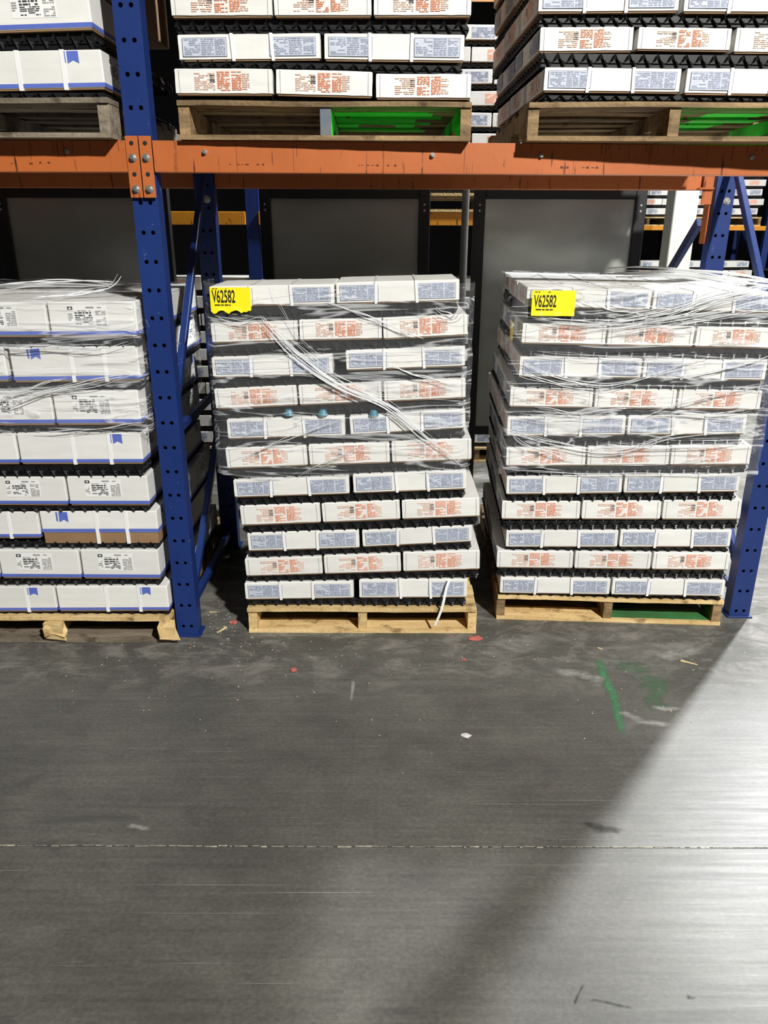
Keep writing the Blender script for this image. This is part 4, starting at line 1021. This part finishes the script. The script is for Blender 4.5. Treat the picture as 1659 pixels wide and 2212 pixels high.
for i in range(330):
    x = random.uniform(-1.3, 1.9); y = random.triangular(-1.1, .35, 0.05); 
    if random.random() < .35: x = random.uniform(-.85, -.55); y = random.uniform(-.1, .35)
    if y > .1 and not (-.83 < x < -.62): y = random.uniform(-.5, .0)
    r = random.uniform(.0012, .0034); a = random.uniform(0, 3); k = random.choice(('white_paper', 'white_paper', 'splinter', 'red_paper'))
    c = [(x + r * math.cos(a + t), y + r * .8 * math.sin(a + t)) for t in (0, 1.6, 3.1, 4.6)]
    for q in range(4): p0, p1 = c[q], c[(q + 1) % 4]; mb.face([(p0[0], p0[1], 0), (p1[0], p1[1], 0), (x, y, r * .9)], k)
o = mb.build('floor_grit'); tag(o, 'fine pale grit and paper crumbs scattered on the floor along the rack', 'grit', kind='stuff')

def mark(name, pts, widths, m, label, cat='floor mark'):
    """ragged-edged mark along pts; uv.x runs 0 at the rim to 1 on the spine"""
    mb = MB(); mb.uv = []; k = mb.mi(m)
    pts = [Vector(p) for p in pts]; N_ = []
    for i in range(len(pts)):
        d = (pts[min(i + 1, len(pts) - 1)] - pts[max(0, i - 1)]).normalized(); N_.append(Vector((-d.y, d.x)))
    for i, (p, w) in enumerate(zip(pts, widths)):
        e = 0 if i in (0, len(pts) - 1) else 1
        for t, u in ((-1, 0), (-.4, .8), (0, 1), (.4, .8), (1, 0)):
            q = p + N_[i] * w * t; mb.v.append((q.x, q.y, 0)); mb.uv.append((u * e, i))
    for i in range(len(pts) - 1):
        for j in range(4): a = i * 5 + j; mb.f.append((a, a + 5, a + 6, a + 1)); mb.m.append(k)
    o = mb.build(name); o.location = (0, 0, mark.z); mark.z += .00012
    for p in o.data.polygons:
        if p.normal.z < 0: p.flip()
    return tag(o, label, cat)
mark.z = .0006
mark('paint_mark', [(.905, -.17), (.90, -.22), (.892, -.30), (.893, -.40), (.885, -.50), (.865, -.62), (.85, -.72)], (.02, .026, .028, .028, .026, .022, .018), 'mk_green', 'green sprayed paint streak on the floor in front of the right pallet', 'paint mark')
mark('paint_mark', [(.93, -.22), (.98, -.23), (1.05, -.27), (1.08, -.36), (1.04, -.50), (.98, -.62)], (.05, .08, .11, .11, .08, .05), 'mk_green2', 'faint green paint haze on the floor right of the green streak', 'paint mark')
mark('scuff_mark', [(.86, -.55), (.90, -.56), (.95, -.61), (1.02, -.63), (1.06, -.63)], (.02, .035, .04, .03, .02), 'mk_white', 'pale curved scuff on the floor below the green streak')
mark('scuff_mark', [(1.0, -.52), (1.04, -.53), (1.10, -.535), (1.15, -.53)], (.012, .025, .022, .01), 'mk_white', 'small pale smudge just above the curved scuff')
mark('scuff_mark', [(-.13, -.30), (-.12, -.36), (-.122, -.44), (-.128, -.54)], (.006, .012, .010, .006), 'mk_white', 'short pale upright scuff below the centre pallet')
mark('scuff_mark', [(-.80, -1.15), (-.76, -1.14), (-.72, -1.15), (-.68, -1.16)], (.01, .018, .016, .008), 'mk_white', 'pale rubbed spot on the floor just above the joint at left')
mark('scuff_mark', [(.58, -1.12), (.64, -1.14), (.70, -1.15), (.75, -1.15)], (.012, .03, .022, .01), 'mk_dark', 'dark stain just above the joint near the shadow edge')
mark('scuff_mark', [(.50, -1.635), (.475, -1.66), (.452, -1.695), (.447, -1.705)], (.003, .004, .005, .003), 'mk_dark', 'short dark scratch at the lower right of the floor')
mark('scuff_mark', [(.447, -1.70), (.50, -1.69), (.56, -1.705), (.615, -1.718)], (.003, .005, .005, .002), 'mk_dark', 'long dark scratch running right from the short one')
mark('scuff_mark', [(.715, -1.68), (.722, -1.682), (.732, -1.684), (.755, -1.685)], (.006, .011, .006, .002), 'mk_dark', 'dark teardrop spot near the bottom right corner')
mark('scuff_mark', [(1.10, -.10), (1.20, -.16), (1.30, -.12), (1.42, -.05)], (.04, .07, .07, .03), 'mk_white', 'dusty pale scuffs on the floor before the right end of the rack')
mark('scuff_mark', [(.60, -.24), (.75, -.28), (.86, -.33), (.80, -.42)], (.03, .06, .07, .04), 'mk_white', 'dusty patch on the floor left of the green streak')
